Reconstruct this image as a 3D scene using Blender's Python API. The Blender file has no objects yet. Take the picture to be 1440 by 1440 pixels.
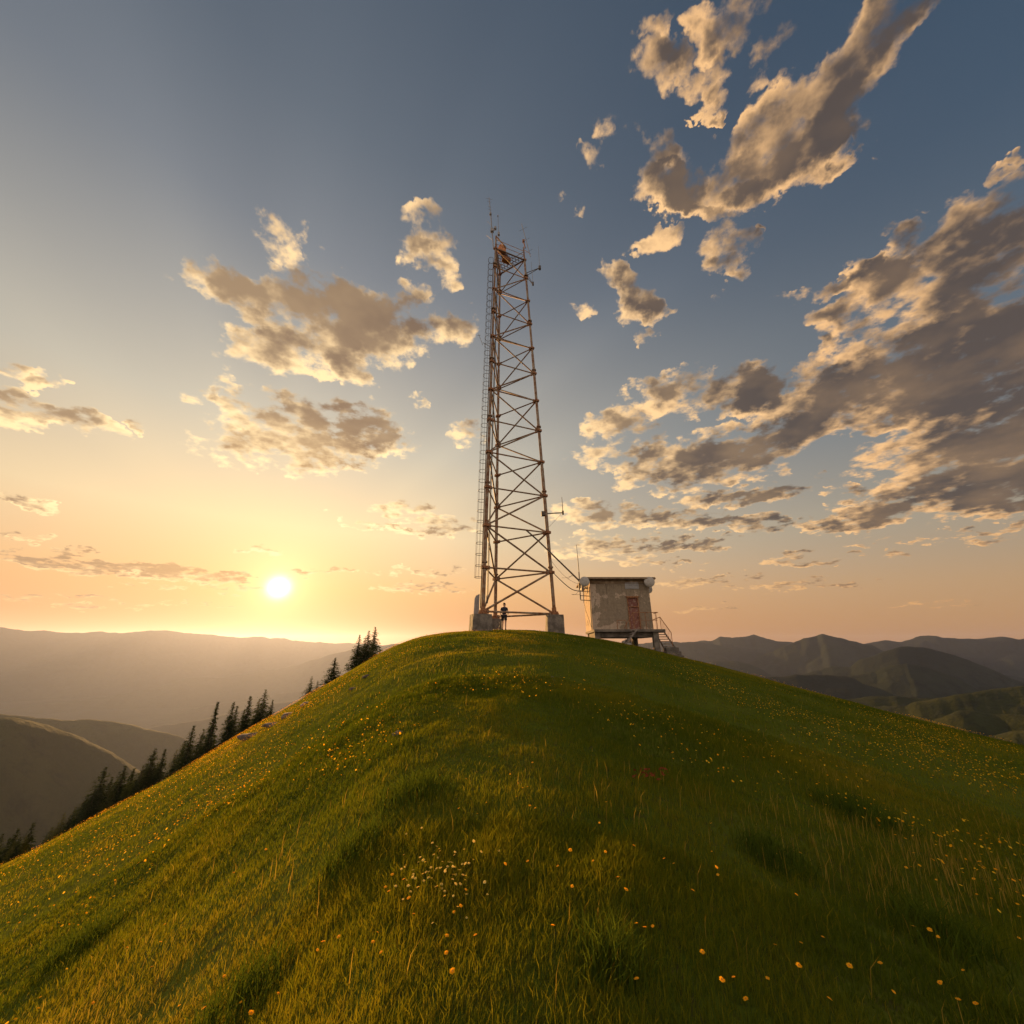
import bpy, bmesh, math, random
import numpy as np
from mathutils import Vector, Matrix, noise as mnoise
TH=math.radians(19.4); ct,st=math.cos(TH),math.sin(TH); F=540.0
def ray(px,py):
    """world direction seen at a spot of the photograph (1440 px across)"""
    x=(px-720)/F; y=(720-py)/F
    return Vector((x, ct-st*y, st+ct*y)).normalized()
SUN=ray(392,826)
SUN_EL=math.asin(SUN.z); SUN_AZ=math.atan2(SUN.x,SUN.y)
sc=bpy.context.scene

# ------------------------------------------------------------------ sky
CLOUDS=[ # x, y, half width, half height, tilt, thickness
(455,465,105,52,20,1.0),(440,412,55,36,0,1.0),(325,408,55,20,30,.75),(378,500,58,26,5,.7),(490,528,34,18,45,.5),(520,450,60,42,0,.8),
(600,455,55,32,0,.5),(640,462,28,18,20,.45),(605,342,38,36,20,.5),(625,385,28,14,30,.42),(580,345,20,15,0,.4),
(398,332,26,46,-35,.33),(465,352,16,28,0,.26),(282,370,24,14,0,.25),(225,388,22,13,0,.22),(590,410,16,10,0,.4),
(435,602,105,36,8,.9),(315,618,50,14,14,.45),(430,640,105,20,4,.55),(545,628,40,12,10,.42),(450,655,50,10,0,.5),(500,600,60,30,10,.6),
(272,543,52,11,-2,.5),(295,556,18,8,0,.4),
(25,572,58,22,14,.85),(112,592,56,11,14,.7),(18,523,46,12,6,.6),(68,537,34,9,2,.6),(202,601,13,7,10,.45),(30,705,40,6,15,.55),(42,751,44,6,4,.7),
(135,793,112,11,6,.85),(235,806,70,9,6,.7),(318,818,42,8,8,.6),(30,793,50,3,2,.4),(455,803,58,4,0,.5),(605,802,42,5,-2,.5),(592,826,56,7,0,.5),(215,826,50,3,5,.35),(300,852,45,2,2,.3),
(570,718,36,13,0,.5),(622,742,52,12,-5,.55),(605,750,35,5,0,.4),(590,570,14,7,10,.4),(655,606,22,16,0,.45),(365,770,22,5,0,.3),(530,738,62,3,10,.3),
# high clouds
(985,255,75,40,-5,.55),(1050,235,70,40,-40,.5),(1110,175,80,46,-45,.65),(1165,130,90,42,-48,.75),(1215,60,85,38,-55,.7),(1262,0,60,34,-50,.75),(1175,185,60,30,-35,.6),(1130,215,60,26,-38,.7),
(1045,32,62,42,-40,.8),(1010,70,26,30,-50,.5),(935,38,17,34,40,.5),(925,100,34,26,-45,.55),(955,85,22,22,0,.5),(988,122,38,17,-35,.5),(985,150,18,14,0,.4),(870,165,18,34,5,.5),(898,190,12,14,0,.35),(836,216,17,15,0,.42),(912,212,20,32,10,.5),
(998,169,10,7,0,.4),(935,262,36,24,0,.7),(975,292,46,11,10,.55),(1043,265,30,16,-30,.55),(1055,100,16,30,20,.3),(1200,185,16,9,-30,.45),(1230,212,11,5,-20,.35),
(1022,345,46,34,-15,.75),(1005,378,34,14,-15,.5),(1075,313,10,6,0,.35),(872,380,15,28,-15,.5),(895,420,26,30,-45,.55),(920,440,20,16,0,.5),(910,474,18,9,0,.42),(930,330,24,15,0,.36),(900,340,14,9,0,.33),(815,426,18,8,0,.34),(1018,410,10,5,-30,.36),(790,275,14,7,0,.3),(825,287,8,6,0,.3),
# the large bank
(1330,370,125,56,-28,.8),(1235,395,55,28,-22,.75),(1420,300,95,50,-30,.9),(1150,403,45,10,-20,.5),(1215,372,26,12,-10,.5),(1275,325,26,16,-25,.55),(1250,309,18,7,-15,.42),(1168,438,32,13,-20,.55),(1170,481,15,8,-15,.5),(1325,278,10,10,0,.3),(1430,224,16,7,-25,.4),(1205,455,30,14,-10,.55),
(1400,440,150,55,-12,.9),(1330,520,150,48,-10,1.1),(1420,560,120,60,0,1.2),(1270,560,95,36,-12,.85),(1420,640,130,50,-5,1.2),(1300,640,90,30,-12,.7),(1240,490,60,26,-10,.8),
(1310,700,120,24,-8,.95),(1210,728,56,15,-10,.65),(1420,690,90,30,-5,1.0),(1160,742,26,7,0,.4),
(985,550,78,28,-6,.8),(1060,540,55,26,-10,.8),(920,545,26,12,0,.45),(1040,572,55,12,-5,.5),(890,612,46,28,10,.62),(850,605,28,16,0,.45),(865,645,52,18,5,.6),(960,655,75,24,-6,.75),(1040,635,85,30,-12,.9),(1120,595,75,28,-22,.9),(1185,545,60,26,-20,.8),(1150,530,30,22,-40,.65),(930,680,56,14,0,.55),(1215,600,50,14,-8,.55),
(1060,692,80,11,-8,.65),(1000,700,50,9,-4,.5),(845,722,56,17,0,.65),(950,728,70,13,2,.65),(1060,736,66,9,-4,.65),(870,768,86,14,-2,.6),(980,766,56,8,-4,.55),(910,790,70,4,0,.35),
(1193,694,20,8,-12,.5),(1110,786,32,6,-4,.5),(1165,786,46,5,-8,.5),(1250,778,20,4,-10,.4),(985,815,72,6,-3,.5),(1130,824,92,4,-3,.5),(1330,750,52,5,-8,.42),(1420,742,40,5,-10,.42),(1230,762,34,4,-8,.36),(1000,855,46,3,-3,.4),(1320,848,60,2,-2,.3),(1380,757,40,4,-5,.36),
(60,842,80,6,4,.32),(170,850,70,4,3,.3),
]
class NT:
    def __init__(s,nt): s.nt=nt
    def n(s,t,**kw):
        x=s.nt.nodes.new(t)
        for k,v in kw.items(): setattr(x,k,v)
        return x
    def l(s,a,b): s.nt.links.new(a,b)
    def put(s,sock,v):
        if isinstance(v,bpy.types.NodeSocket): s.l(v,sock)
        elif v is not None: sock.default_value=v
    def m(s,op,a,b=None,c=None,clamp=False):
        x=s.n('ShaderNodeMath',operation=op); x.use_clamp=clamp
        for i,v in enumerate((a,b,c)):
            if v is not None: s.put(x.inputs[i],v)
        return x.outputs[0]
    def v(s,op,a,b=None,scale=None):
        x=s.n('ShaderNodeVectorMath',operation=op)
        s.put(x.inputs[0],a)
        if b is not None: s.put(x.inputs[1],b)
        if scale is not None: s.put(x.inputs[3],scale)
        return x.outputs[1] if op in('LENGTH','DOT_PRODUCT','DISTANCE') else x.outputs[0]
    def mr(s,val,a,b,c=0.,d=1.,kind='LINEAR'):
        x=s.n('ShaderNodeMapRange',interpolation_type=kind); s.put(x.inputs[0],val)
        for i,q in enumerate((a,b,c,d)): s.put(x.inputs[i+1],q)
        return x.outputs[0]
    def mix(s,f,a,b,blend='MIX'):
        x=s.n('ShaderNodeMix',data_type='RGBA',blend_type=blend); x.clamp_factor=True
        s.put(x.inputs[0],f); s.put(x.inputs[6],a); s.put(x.inputs[7],b)
        return x.outputs[2]
    def ramp(s,f,stops,interp='LINEAR'):
        x=s.n('ShaderNodeValToRGB'); s.put(x.inputs[0],f); r=x.color_ramp; r.interpolation=interp
        while len(r.elements)<len(stops): r.elements.new(.5)
        for e,(p,col) in zip(r.elements,stops):
            e.position=p; e.color=(*col,1)
        return x.outputs[0]
    def noise(s,vec,scale,detail=4,rough=.55,lac=2.,dist=0.,color=False):
        x=s.n('ShaderNodeTexNoise'); s.put(x.inputs['Vector'],vec)
        x.inputs['Scale'].default_value=scale; x.inputs['Detail'].default_value=detail
        x.inputs['Roughness'].default_value=rough; x.inputs['Lacunarity'].default_value=lac; x.inputs['Distortion'].default_value=dist
        return x.outputs[1] if color else x.outputs[0]
    def xyz(s,v):
        x=s.n('ShaderNodeSeparateXYZ'); s.put(x.inputs[0],v); return x.outputs
    def comb(s,x_,y_,z_):
        x=s.n('ShaderNodeCombineXYZ')
        for i,q in enumerate((x_,y_,z_)): s.put(x.inputs[i],q)
        return x.outputs[0]

def sky_planes():
    """planes through the viewer that part the sky into cells, so that each cell only weighs its own clouds"""
    def plane(p,q,up):
        n=ray(*p).cross(ray(*q)).normalized()
        return n if n.dot(ray(*up))>0 else -n
    return dict(rightside=plane((735,100),(735,800),(1000,500)),
                high=plane((780,560),(1340,240),(900,200)),
                left_high=plane((0,665),(700,675),(300,300)),
                bank_high=plane((800,672),(1440,668),(1200,500)))
def build_world():
    w=bpy.data.worlds.new("World"); w.use_nodes=True
    nt=w.node_tree; t=NT(nt); nt.nodes.remove(nt.nodes['Background']); outn=nt.nodes['World Output']
    d=t.n('ShaderNodeTexCoord').outputs['Generated']
    d=t.v('NORMALIZE',d)
    X,Y,Z=t.xyz(d)
    sky=t.n('ShaderNodeTexSky',sky_type='NISHITA',sun_disc=False)
    sky.sun_elevation=SUN_EL; sky.sun_rotation=SUN_AZ
    sky.altitude=1000; sky.air_density=1.5; sky.dust_density=.8; sky.ozone_density=3
    base=t.v('SCALE',sky.outputs[0],scale=SKY_K)
    g=t.m('MULTIPLY',t.m('ARCCOSINE',t.m('MINIMUM',t.v('DOT_PRODUCT',d,tuple(SUN)),1.)),180/math.pi)
    base=t.mix(t.mr(g,45,90,.5,.08),base,t.v('MULTIPLY',(1.,.92,.9),t.v('DOT_PRODUCT',base,(.3,.5,.2))))
    e=t.m('MULTIPLY',t.m('ARCSINE',Z),180/math.pi)
    g=t.m('MULTIPLY',t.m('ARCCOSINE',t.m('MINIMUM',t.v('DOT_PRODUCT',d,tuple(SUN)),1.)),180/math.pi)
    warm=t.mix(t.mr(g,20,95),t.ramp(t.mr(e,0,60),WARM),t.ramp(t.mr(e,0,60),WARM_FAR))
    f1=t.m('MULTIPLY',t.m('EXPONENT',t.m('DIVIDE',t.m('MAXIMUM',e,0.),-20.)),.78)
    f2=t.m('MULTIPLY',t.m('EXPONENT',t.m('MULTIPLY',t.m('POWER',t.m('DIVIDE',g,60.),1.9),-1.)),.94)
    ru=SUN.cross(Vector((0,0,1))).normalized(); rv=ru.cross(SUN).normalized()
    fan=t.m('ARCTAN2',t.v('DOT_PRODUCT',d,tuple(rv)),t.v('DOT_PRODUCT',d,tuple(ru)))
    rays=t.noise(t.comb(fan,3.1,1.7),2.6,2,.5)
    f2=t.m('MULTIPLY',f2,t.m('ADD',1.,t.m('MULTIPLY',t.m('SUBTRACT',rays,.5),t.mr(g,8,40,0.,1.25))))
    inv=t.m('MULTIPLY',t.m('SUBTRACT',1.,f1),t.m('SUBTRACT',1.,f2))
    base=t.mix(inv,warm,base)
    # added fill light: unseen sky behind the viewer brightened for hut, tower and grass
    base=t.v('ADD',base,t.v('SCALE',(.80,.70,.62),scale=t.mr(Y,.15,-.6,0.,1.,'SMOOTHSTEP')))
    # aureole of the low sun
    g1=t.m('EXPONENT',t.m('DIVIDE',g,-9.5)); g2=t.m('EXPONENT',t.m('MULTIPLY',t.m('POWER',t.m('DIVIDE',g,1.05),2.),-1.))
    base=t.v('ADD',base,t.v('SCALE',(.50,.25,.06),scale=g1))
    base=t.v('ADD',base,t.v('SCALE',(3.2,2.7,1.9),scale=g2))
    base=t.v('ADD',base,t.v('SCALE',(.75,.55,.28),scale=t.m('EXPONENT',t.m('DIVIDE',g,-2.4))))
    # the sheet the clouds ride on, and its billows
    k=t.m('DIVIDE',1.,t.m('ADD',t.m('MAXIMUM',Z,0.),.16))
    sheet=t.comb(t.m('MULTIPLY',X,k),t.m('MULTIPLY',Y,k),0.3)
    nw=t.noise(sheet,4.,5,.62,color=True)
    nw2=t.noise(d,22.,4,.6,color=True)
    dw=t.v('ADD',d,t.v('ADD',t.v('MULTIPLY',t.v('SUBTRACT',nw,(.5,.5,.5)),(.13,.13,.06)),t.v('MULTIPLY',t.v('SUBTRACT',nw2,(.5,.5,.5)),(.09,.09,.05))))
    toward=t.v('NORMALIZE',t.v('SUBTRACT',tuple(SUN+Vector((0,0,-.2))),d))
    sx,sy,sz=t.xyz(toward)
    n1=t.noise(sheet,12.,9,.57)
    sh2=t.v('ADD',sheet,t.v('SCALE',t.comb(sx,sy,sz),scale=.03))
    n2=t.noise(sh2,6.5,5,.52)
    nz=t.m('MULTIPLY',t.m('SUBTRACT',n1,.5),3.9)
    slope=t.m('MULTIPLY',t.m('SUBTRACT',t.noise(sheet,6.5,5,.52),n2),6.)
    tone=t.mr(t.noise(t.v('ADD',sheet,(3,8,2)),3.6,4,.55),.36,.58,.86,1.)          # thinner and thicker reaches of the deck
    near=t.m('EXPONENT',t.m('DIVIDE',g,-22.))
    low=t.mr(e,2,14)
    litc=t.mix(t.mr(g,8,75),(1.45,1.08,.58,1),(1.02,.60,.27,1))
    litc=t.mix(low,t.mix(near,(.74,.38,.14,1),(1.,.55,.18,1)),litc)
    corec=t.ramp(t.mr(g,8,68),[(0,(.68,.39,.15)),(.25,(.295,.185,.11)),(1,(.098,.076,.066))])
    corec=t.mix(t.mr(e,2,12),t.mix(near,(.33,.20,.12,1),(.50,.27,.10,1)),corec)
    fade=t.mr(e,.5,4,.35,.95)
    P=sky_planes()
    def shader(col):
        b=t.n('ShaderNodeBackground'); t.l(col,b.inputs[0]); b.inputs[1].default_value=2**-EXPO; return b.outputs[0]
    def cell(signs):
        acc=lit=None; n=0
        for (cx,cy,a,b,rot,amp) in CLOUDS:
            C=ray(cx,cy); amp=amp+(.22 if cy>680 else .13 if max(a,b)<41 and amp>.34 else 0.); reach=(max(a,b)*1.2+25)/F*C.dot(Vector((0,ct,st)))
            if any(P[kk].dot(C)*sg<-reach for kk,sg in signs): continue
            n+=1
            Ju=ray(cx+1,cy)-C; Jv=ray(cx,cy+1)-C
            r=math.radians(rot)
            A=(Ju*math.cos(r)+Jv*math.sin(r))*a; B=(-Ju*math.sin(r)+Jv*math.cos(r))*b
            t1=Ju.normalized(); t2=(Jv-t1*Jv.dot(t1)).normalized()      # tangent frame and half axes of the patch
            U,sv,_=np.linalg.svd(np.array([[A.dot(t1),B.dot(t1)],[A.dot(t2),B.dot(t2)]]))
            T1=t1*float(U[0,0])+t2*float(U[1,0]); T2=C.cross(T1)
            sv=[float(q)*1.5 for q in sv]
            S=SUN+Vector((0,0,-.25))-C
            V=T1*(S.dot(T1)/sv[0])+T2*(S.dot(T2)/sv[1]); V=V/max(Vector((S.dot(T1),S.dot(T2))).length,1e-3)
            p=t.v('DOT_PRODUCT',dw,tuple(T1/sv[0])); q=t.v('DOT_PRODUCT',dw,tuple(T2/sv[1]))
            f=t.m('MAXIMUM',t.m('MULTIPLY_ADD',t.m('MULTIPLY_ADD',q,q,t.m('MULTIPLY',p,p)),-amp*1.1,amp*1.1),0.)
            L=t.v('DOT_PRODUCT',dw,tuple(V))
            acc=f if acc is None else t.m('ADD',acc,f)
            lit=t.m('MULTIPLY',f,L) if lit is None else t.m('MULTIPLY_ADD',f,L,lit)
        bulk=t.m('MULTIPLY',t.m('SUBTRACT',1.,t.m('EXPONENT',t.m('MULTIPLY',acc,-1.05))),1.3)
        side=t.m('DIVIDE',lit,t.m('ADD',acc,.05))                        # towards (+) or away from (-) the sun within the cloud
        den=t.m('ADD',t.m('SUBTRACT',bulk,.27),t.m('MULTIPLY',nz,t.mr(bulk,0.,.22,0.,1.)))
        alpha=t.mr(t.m('MULTIPLY_ADD',t.m('MINIMUM',side,.1),.34,den),-.06,.62,0.,1.,'SMOOTHSTEP')
        sh=t.m('ADD',t.m('MULTIPLY_ADD',den,.25,t.m('MULTIPLY',bulk,1.1)),t.m('MULTIPLY',side,-.6))
        sh=t.m('ADD',sh,t.m('MULTIPLY',slope,-.45))
        shade=t.m('MULTIPLY',t.mr(sh,.30,1.36,0.,1.,'SMOOTHSTEP'),tone)
        cl=t.mix(shade,litc,corec)
        print('cell',signs,n)
        return shader(t.mix(t.m('MULTIPLY',alpha,fade),base,cl))
    def part(key,no,yes):
        x=t.n('ShaderNodeMixShader'); t.l(t.m('GREATER_THAN',t.v('DOT_PRODUCT',d,tuple(P[key])),0.),x.inputs[0])
        t.l(no,x.inputs[1]); t.l(yes,x.inputs[2]); return x.outputs[0]
    left=part('left_high',cell([('rightside',-1),('left_high',-1)]),cell([('rightside',-1),('left_high',1)]))
    bank=part('bank_high',cell([('rightside',1),('high',-1),('bank_high',-1)]),cell([('rightside',1),('high',-1),('bank_high',1)]))
    right=part('high',bank,cell([('rightside',1),('high',1)]))
    up=part('rightside',left,right)
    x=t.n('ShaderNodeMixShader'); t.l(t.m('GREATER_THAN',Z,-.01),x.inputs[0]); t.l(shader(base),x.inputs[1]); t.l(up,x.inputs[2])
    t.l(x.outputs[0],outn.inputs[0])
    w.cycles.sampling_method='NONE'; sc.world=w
SKY_K=.105
WARM_FAR=[(0,(.60,.30,.14)),(.1,(.66,.37,.17)),(.22,(.56,.43,.27)),(.4,(.33,.33,.32)),(.75,(.12,.16,.21)),(1.,(.07,.12,.18))]
WARM=[(0,(.60,.215,.06)),(.06,(.72,.31,.10)),(.12,(.86,.46,.17)),(.25,(.97,.72,.40)),(.45,(.70,.63,.48)),(.8,(.36,.37,.38)),(1.,(.30,.32,.34))]
EXPO=1.05
# ------------------------------------------------------------------ helpers
C=sc.collection
rng=np.random.default_rng(11); random.seed(5)
PI=math.pi
def hashn(ix,iy,seed):
    h=(ix.astype(np.int64)*374761393+iy.astype(np.int64)*668265263+seed*1442695041)&0xFFFFFFFF
    h=((h^(h>>13))*1274126177)&0xFFFFFFFF
    return ((h^(h>>16))&0xFFFF)/65535.0
def vnoise(x,y,seed=0):
    x=np.asarray(x,float); y=np.asarray(y,float)
    ix=np.floor(x); iy=np.floor(y); fx=x-ix; fy=y-iy
    fx=fx*fx*fx*(fx*(fx*6-15)+10); fy=fy*fy*fy*(fy*(fy*6-15)+10)
    a=hashn(ix,iy,seed); b=hashn(ix+1,iy,seed); c_=hashn(ix,iy+1,seed); d=hashn(ix+1,iy+1,seed)
    return (a*(1-fx)+b*fx)*(1-fy)+(c_*(1-fx)+d*fx)*fy-.5
def fbm(x,y,octs=4,seed=0,rough=.5):
    x=np.asarray(x,float); y=np.asarray(y,float)
    s=0; a=1.; 
    for o in range(octs):
        cs,sn=math.cos(o*.9),math.sin(o*.9)
        s=s+a*vnoise((x*cs-y*sn)*2**o+o*17.3,(x*sn+y*cs)*2**o-o*9.1,seed+o); a*=rough
    return s
def link(o,parent=None):
    C.objects.link(o)
    if parent is not None: o.parent=parent
    return o
def mesh_np(name,verts,tris,attr=None):
    """a mesh straight from arrays of points and triangles"""
    me=bpy.data.meshes.new(name); v=np.ascontiguousarray(verts,np.float32); f=np.ascontiguousarray(tris,np.int32)
    me.vertices.add(len(v)); me.vertices.foreach_set('co',v.ravel())
    me.loops.add(f.size); me.loops.foreach_set('vertex_index',f.ravel())
    me.polygons.add(len(f)); me.polygons.foreach_set('loop_start',np.arange(0,f.size,f.shape[1],dtype=np.int32))
    me.update(calc_edges=True)
    for k,arr in (attr or {}).items():
        a=me.attributes.new(k,'FLOAT','POINT'); a.data.foreach_set('value',np.ascontiguousarray(arr,np.float32))
    return me
class MB:
    """collects boxes, bars, tubes and links them as one mesh"""
    def __init__(s): s.bm=bmesh.new()
    def box(s,cen,size,R=None,bev=0.):
        m=bmesh.new(); bmesh.ops.create_cube(m,size=1.)
        for v in m.verts: v.co=Vector((v.co.x*size[0],v.co.y*size[1],v.co.z*size[2]))
        if bev: bmesh.ops.bevel(m,geom=m.edges[:],offset=bev,segments=2,affect='EDGES',profile=.6)
        for v in m.verts:
            p=v.co.copy()
            if R is not None: p=R@p
            v.co=p+Vector(cen)
        s._add(m); return s
    def _add(s,m):
        t=bpy.data.meshes.new('tmp'); m.to_mesh(t); m.free(); s.bm.from_mesh(t); bpy.data.meshes.remove(t)
    def tube(s,pts,r,seg=8,r2=None,cap=True):
        pts=[Vector(p) for p in pts]; rings=[]
        n=len(pts); up=None
        for i,p in enumerate(pts):
            d=(pts[min(i+1,n-1)]-pts[max(i-1,0)]).normalized()
            if up is None: up=d.orthogonal().normalized()
            up=(up-d*up.dot(d)); up=up.normalized() if up.length>1e-6 else d.orthogonal().normalized()
            w=d.cross(up); rr=r if r2 is None else r+(r2-r)*i/(n-1)
            rings.append([s.bm.verts.new(p+(up*math.cos(2*PI*k/seg)+w*math.sin(2*PI*k/seg))*rr) for k in range(seg)])
        for a,b in zip(rings,rings[1:]):
            for k in range(seg): s.bm.faces.new((a[k],a[(k+1)%seg],b[(k+1)%seg],b[k]))
        if cap: s.bm.faces.new(rings[0][::-1]); s.bm.faces.new(rings[-1])
        return s
    def lathe(s,prof,seg,M):
        rings=[]
        for r,h in prof: rings.append([s.bm.verts.new(M@Vector((r*math.cos(2*PI*k/seg),r*math.sin(2*PI*k/seg),h))) for k in range(seg)])
        for a,b in zip(rings,rings[1:]):
            for k in range(seg): s.bm.faces.new((a[k],a[(k+1)%seg],b[(k+1)%seg],b[k]))
        s.bm.faces.new(rings[0][::-1]); s.bm.faces.new(rings[-1]); return s
    def poly(s,pts): s.bm.faces.new([s.bm.verts.new(Vector(p)) for p in pts]); return s
    def build(s,name,mat,parent=None,smooth=False):
        me=bpy.data.meshes.new(name); bmesh.ops.recalc_face_normals(s.bm,faces=s.bm.faces[:]); s.bm.to_mesh(me); s.bm.free()
        if smooth: me.polygons.foreach_set('use_smooth',[True]*len(me.polygons))
        me.materials.append(mat); return link(bpy.data.objects.new(name,me),parent)
def tag(o,label=None,cat=None,group=None,kind=None):
    if label: o['label']=label
    if cat: o['category']=cat
    if group: o['group']=group
    if kind: o['kind']=kind
    return o
def empty(name,loc,label,cat,group=None,rz=0.):
    o=bpy.data.objects.new(name,None); o.empty_display_size=.3; link(o); o.location=loc; o.rotation_euler.z=rz
    return tag(o,label,cat,group)
def to_local(o):
    """move a thing's origin under it: parts were written in world coordinates"""
    for ch in o.children: ch.matrix_parent_inverse=Matrix.Identity(4); ch.location=-Vector(o.location) if o.type=='EMPTY' else ch.location
def onto(px,py,Y):
    """point seen at a spot of the photograph, at depth Y into the scene"""
    r=ray(px,py); return r*(Y/r.y)
def proj(P):
    P=Vector(P); w=P.y*ct+P.z*st; return 720+F*P.x/w, 720-F*(-P.y*st+P.z*ct)/w
def solve(f,lo,hi,n=50):
    fl=f(lo)
    for _ in range(n):
        m=(lo+hi)/2
        if (f(m)>0)==(fl>0): lo=m
        else: hi=m
    return (lo+hi)/2
# ------------------------------------------------------------------ materials
def material(name):
    m=bpy.data.materials.new(name); m.use_nodes=True; t=NT(m.node_tree)
    return m,t,m.node_tree.nodes['Principled BSDF'],m.node_tree.nodes['Material Output']
def bump(t,b,h,strength,dist):
    n=t.n('ShaderNodeBump'); n.inputs['Strength'].default_value=strength; n.inputs['Distance'].default_value=dist
    t.l(h,n.inputs['Height']); t.l(n.outputs[0],b.inputs['Normal'])
def simple(name,cols,scale=6.,rough=.7,metal=0.,detail=6,bumps=.0,lo=.35,hi=.65):
    m,t,b,o=material(name); co=t.n('ShaderNodeTexCoord').outputs['Object']
    n=t.noise(co,scale,detail,.6); f=t.mr(n,lo,hi)
    k=len(cols); t.l(t.ramp(f,[(i/(k-1) if k>1 else 0,c_) for i,c_ in enumerate(cols)]),b.inputs['Base Color'])
    b.inputs['Roughness'].default_value=rough; b.inputs['Metallic'].default_value=metal
    b.inputs['Specular IOR Level'].default_value=.3 if rough<.9 else .08
    if bumps: bump(t,b,n,bumps,.02)
    return m
M={}
def make_materials():
    M['steel']=simple('rusty_galvanised_steel',[(.14,.05,.015),(.19,.085,.035),(.22,.13,.07),(.25,.18,.115)],3.2,.62,.15,8,0,.36,.60)
    M['rust']=simple('rusty_steel',[(.13,.045,.018),(.26,.10,.035),(.30,.16,.08)],9,.8,.1,7)
    M['darksteel']=simple('dark_weathered_steel',[(.05,.035,.025),(.11,.075,.05)],8,.6,.3)
    M['grate']=simple('grating_steel',[(.12,.06,.03),(.22,.14,.09)],7,.7,.3)
    M['orangebox']=simple('orange_painted_metal',[(.42,.13,.03),(.5,.2,.06)],5,.6)
    M['rubber']=simple('black_cable',[(.02,.018,.016),(.035,.03,.027)],5,.6)
    M['antenna']=simple('dull_aluminium',[(.16,.13,.11),(.28,.24,.21)],12,.5,.5)
    M['dish']=simple('pale_dish_paint',[(.27,.22,.17),(.36,.30,.24)],6,.5)
    m,t,b,o=material('weathered_concrete'); co=t.n('ShaderNodeTexCoord').outputs['Object']
    a=t.noise(co,2.2,8,.65); c2=t.noise(co,22,5,.6)
    col=t.mix(t.mr(a,.4,.6),(.075,.055,.037,1),(.165,.125,.088,1)); col=t.mix(t.mr(c2,.56,.66),col,(.075,.06,.048,1))
    t.l(col,b.inputs['Base Color']); b.inputs['Roughness'].default_value=.9; bump(t,b,t.m('ADD',a,t.m('MULTIPLY',c2,.4)),.7,.03); M['concrete']=m
    # render coat of the hut: grey coat flaking off a pale base, a few brick-red scars
    m,t,b,o=material('flaking_render'); co=t.n('ShaderNodeTexCoord').outputs['Object']
    x,y,z=t.xyz(co)
    a=t.noise(co,1.25,9,.62); f=t.noise(co,7.,6,.6); g=t.noise(t.v('ADD',co,(9,4,2)),2.6,6,.7)
    edge=t.mr(x,.0,.75,.16,0.); low=t.mr(z,0.,.45,.13,0.)
    bare=t.mr(t.m('ADD',t.m('ADD',a,edge),low),.585,.61)
    grey=t.mix(t.mr(f,.3,.7),(.155,.107,.063,1),(.25,.176,.106,1)); pale=t.mix(t.mr(f,.3,.7),(.30,.20,.125,1),(.41,.295,.195,1))
    col=t.mix(bare,grey,pale); col=t.mix(t.mr(g,.655,.68),col,(.30,.10,.055,1)); 
    run=t.noise(t.comb(t.m('MULTIPLY',x,5.),t.m('MULTIPLY',y,5.),t.m('MULTIPLY',z,.35)),1.6,5,.6)
    col=t.mix(t.m('MULTIPLY',t.mr(run,.52,.66),t.mr(z,.6,3.1,.15,.75)),col,(.085,.055,.032,1))
    sp=t.noise(co,26,3,.6); col=t.mix(t.mr(sp,.67,.70),col,(.42,.36,.29,1))
    t.l(col,b.inputs['Base Color']); b.inputs['Roughness'].default_value=.92; bump(t,b,t.m('ADD',t.m('MULTIPLY',bare,-.6),f),.5,.03); M['render']=m
    m,t,b,o=material('flaking_door_paint'); co=t.n('ShaderNodeTexCoord').outputs['Object']
    a=t.noise(co,4.5,8,.66); col=t.mix(t.mr(a,.54,.62),(.17,.055,.032,1),(.29,.19,.125,1)); t.l(col,b.inputs['Base Color']); b.inputs['Roughness'].default_value=.8; bump(t,b,a,.4,.02); M['door']=m
    M['roof']=simple('stained_roof_slab',[(.13,.075,.04),(.28,.19,.115)],2.5,.9,0,8,.5)
    M['wood']=simple('grey_weathered_timber',[(.10,.075,.055),(.22,.17,.13)],5,.85)
    M['rock']=simple('lichened_rock',[(.07,.05,.035),(.12,.085,.06),(.17,.12,.09)],5,.92,0,9,.8)
    M['palerock']=simple('pale_limestone',[(.50,.44,.37),(.68,.62,.54)],8,.9,0,6,.5)
    M['panel']=simple('faded_sheet_metal',[(.20,.17,.15),(.30,.26,.23)],3,.55,.3)
    M['bark']=simple('spruce_bark',[(.05,.032,.02),(.10,.065,.04)],9,.95)
    # leafy materials: reflect and let light through
    def leafy(name,ramp,trans=.45,attr='tint',patch=None,tcol=1.25,gloss=0.):
        m,t,b,o=material(name); m.node_tree.nodes.remove(b)
        f=t.n('ShaderNodeAttribute',attribute_name=attr).outputs['Fac']
        if patch:
            pos=t.n('ShaderNodeNewGeometry').outputs['Position']
            f=t.m('ADD',f,t.m('MULTIPLY',t.m('SUBTRACT',t.noise(pos,patch[0],4,.6),.5),patch[1]))
        col=t.ramp(f,ramp); d=t.n('ShaderNodeBsdfDiffuse'); tr=t.n('ShaderNodeBsdfTranslucent'); t.l(col,d.inputs[0])
        t.l(t.v('MULTIPLY',col,(tcol*1.04,tcol,tcol*.6)),tr.inputs[0])
        mx=t.n('ShaderNodeMixShader'); mx.inputs[0].default_value=trans; t.l(d.outputs[0],mx.inputs[1]); t.l(tr.outputs[0],mx.inputs[2]); out=mx.outputs[0]
        t.l(out,o.inputs[0]); return m
    M['grass']=leafy('meadow_grass',GRASS_RAMP,.5,patch=(.35,1.0))
    M['lush']=leafy('lush_grass',[(0,(.044,.064,.007)),(1,(.078,.098,.009))],.4)
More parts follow.
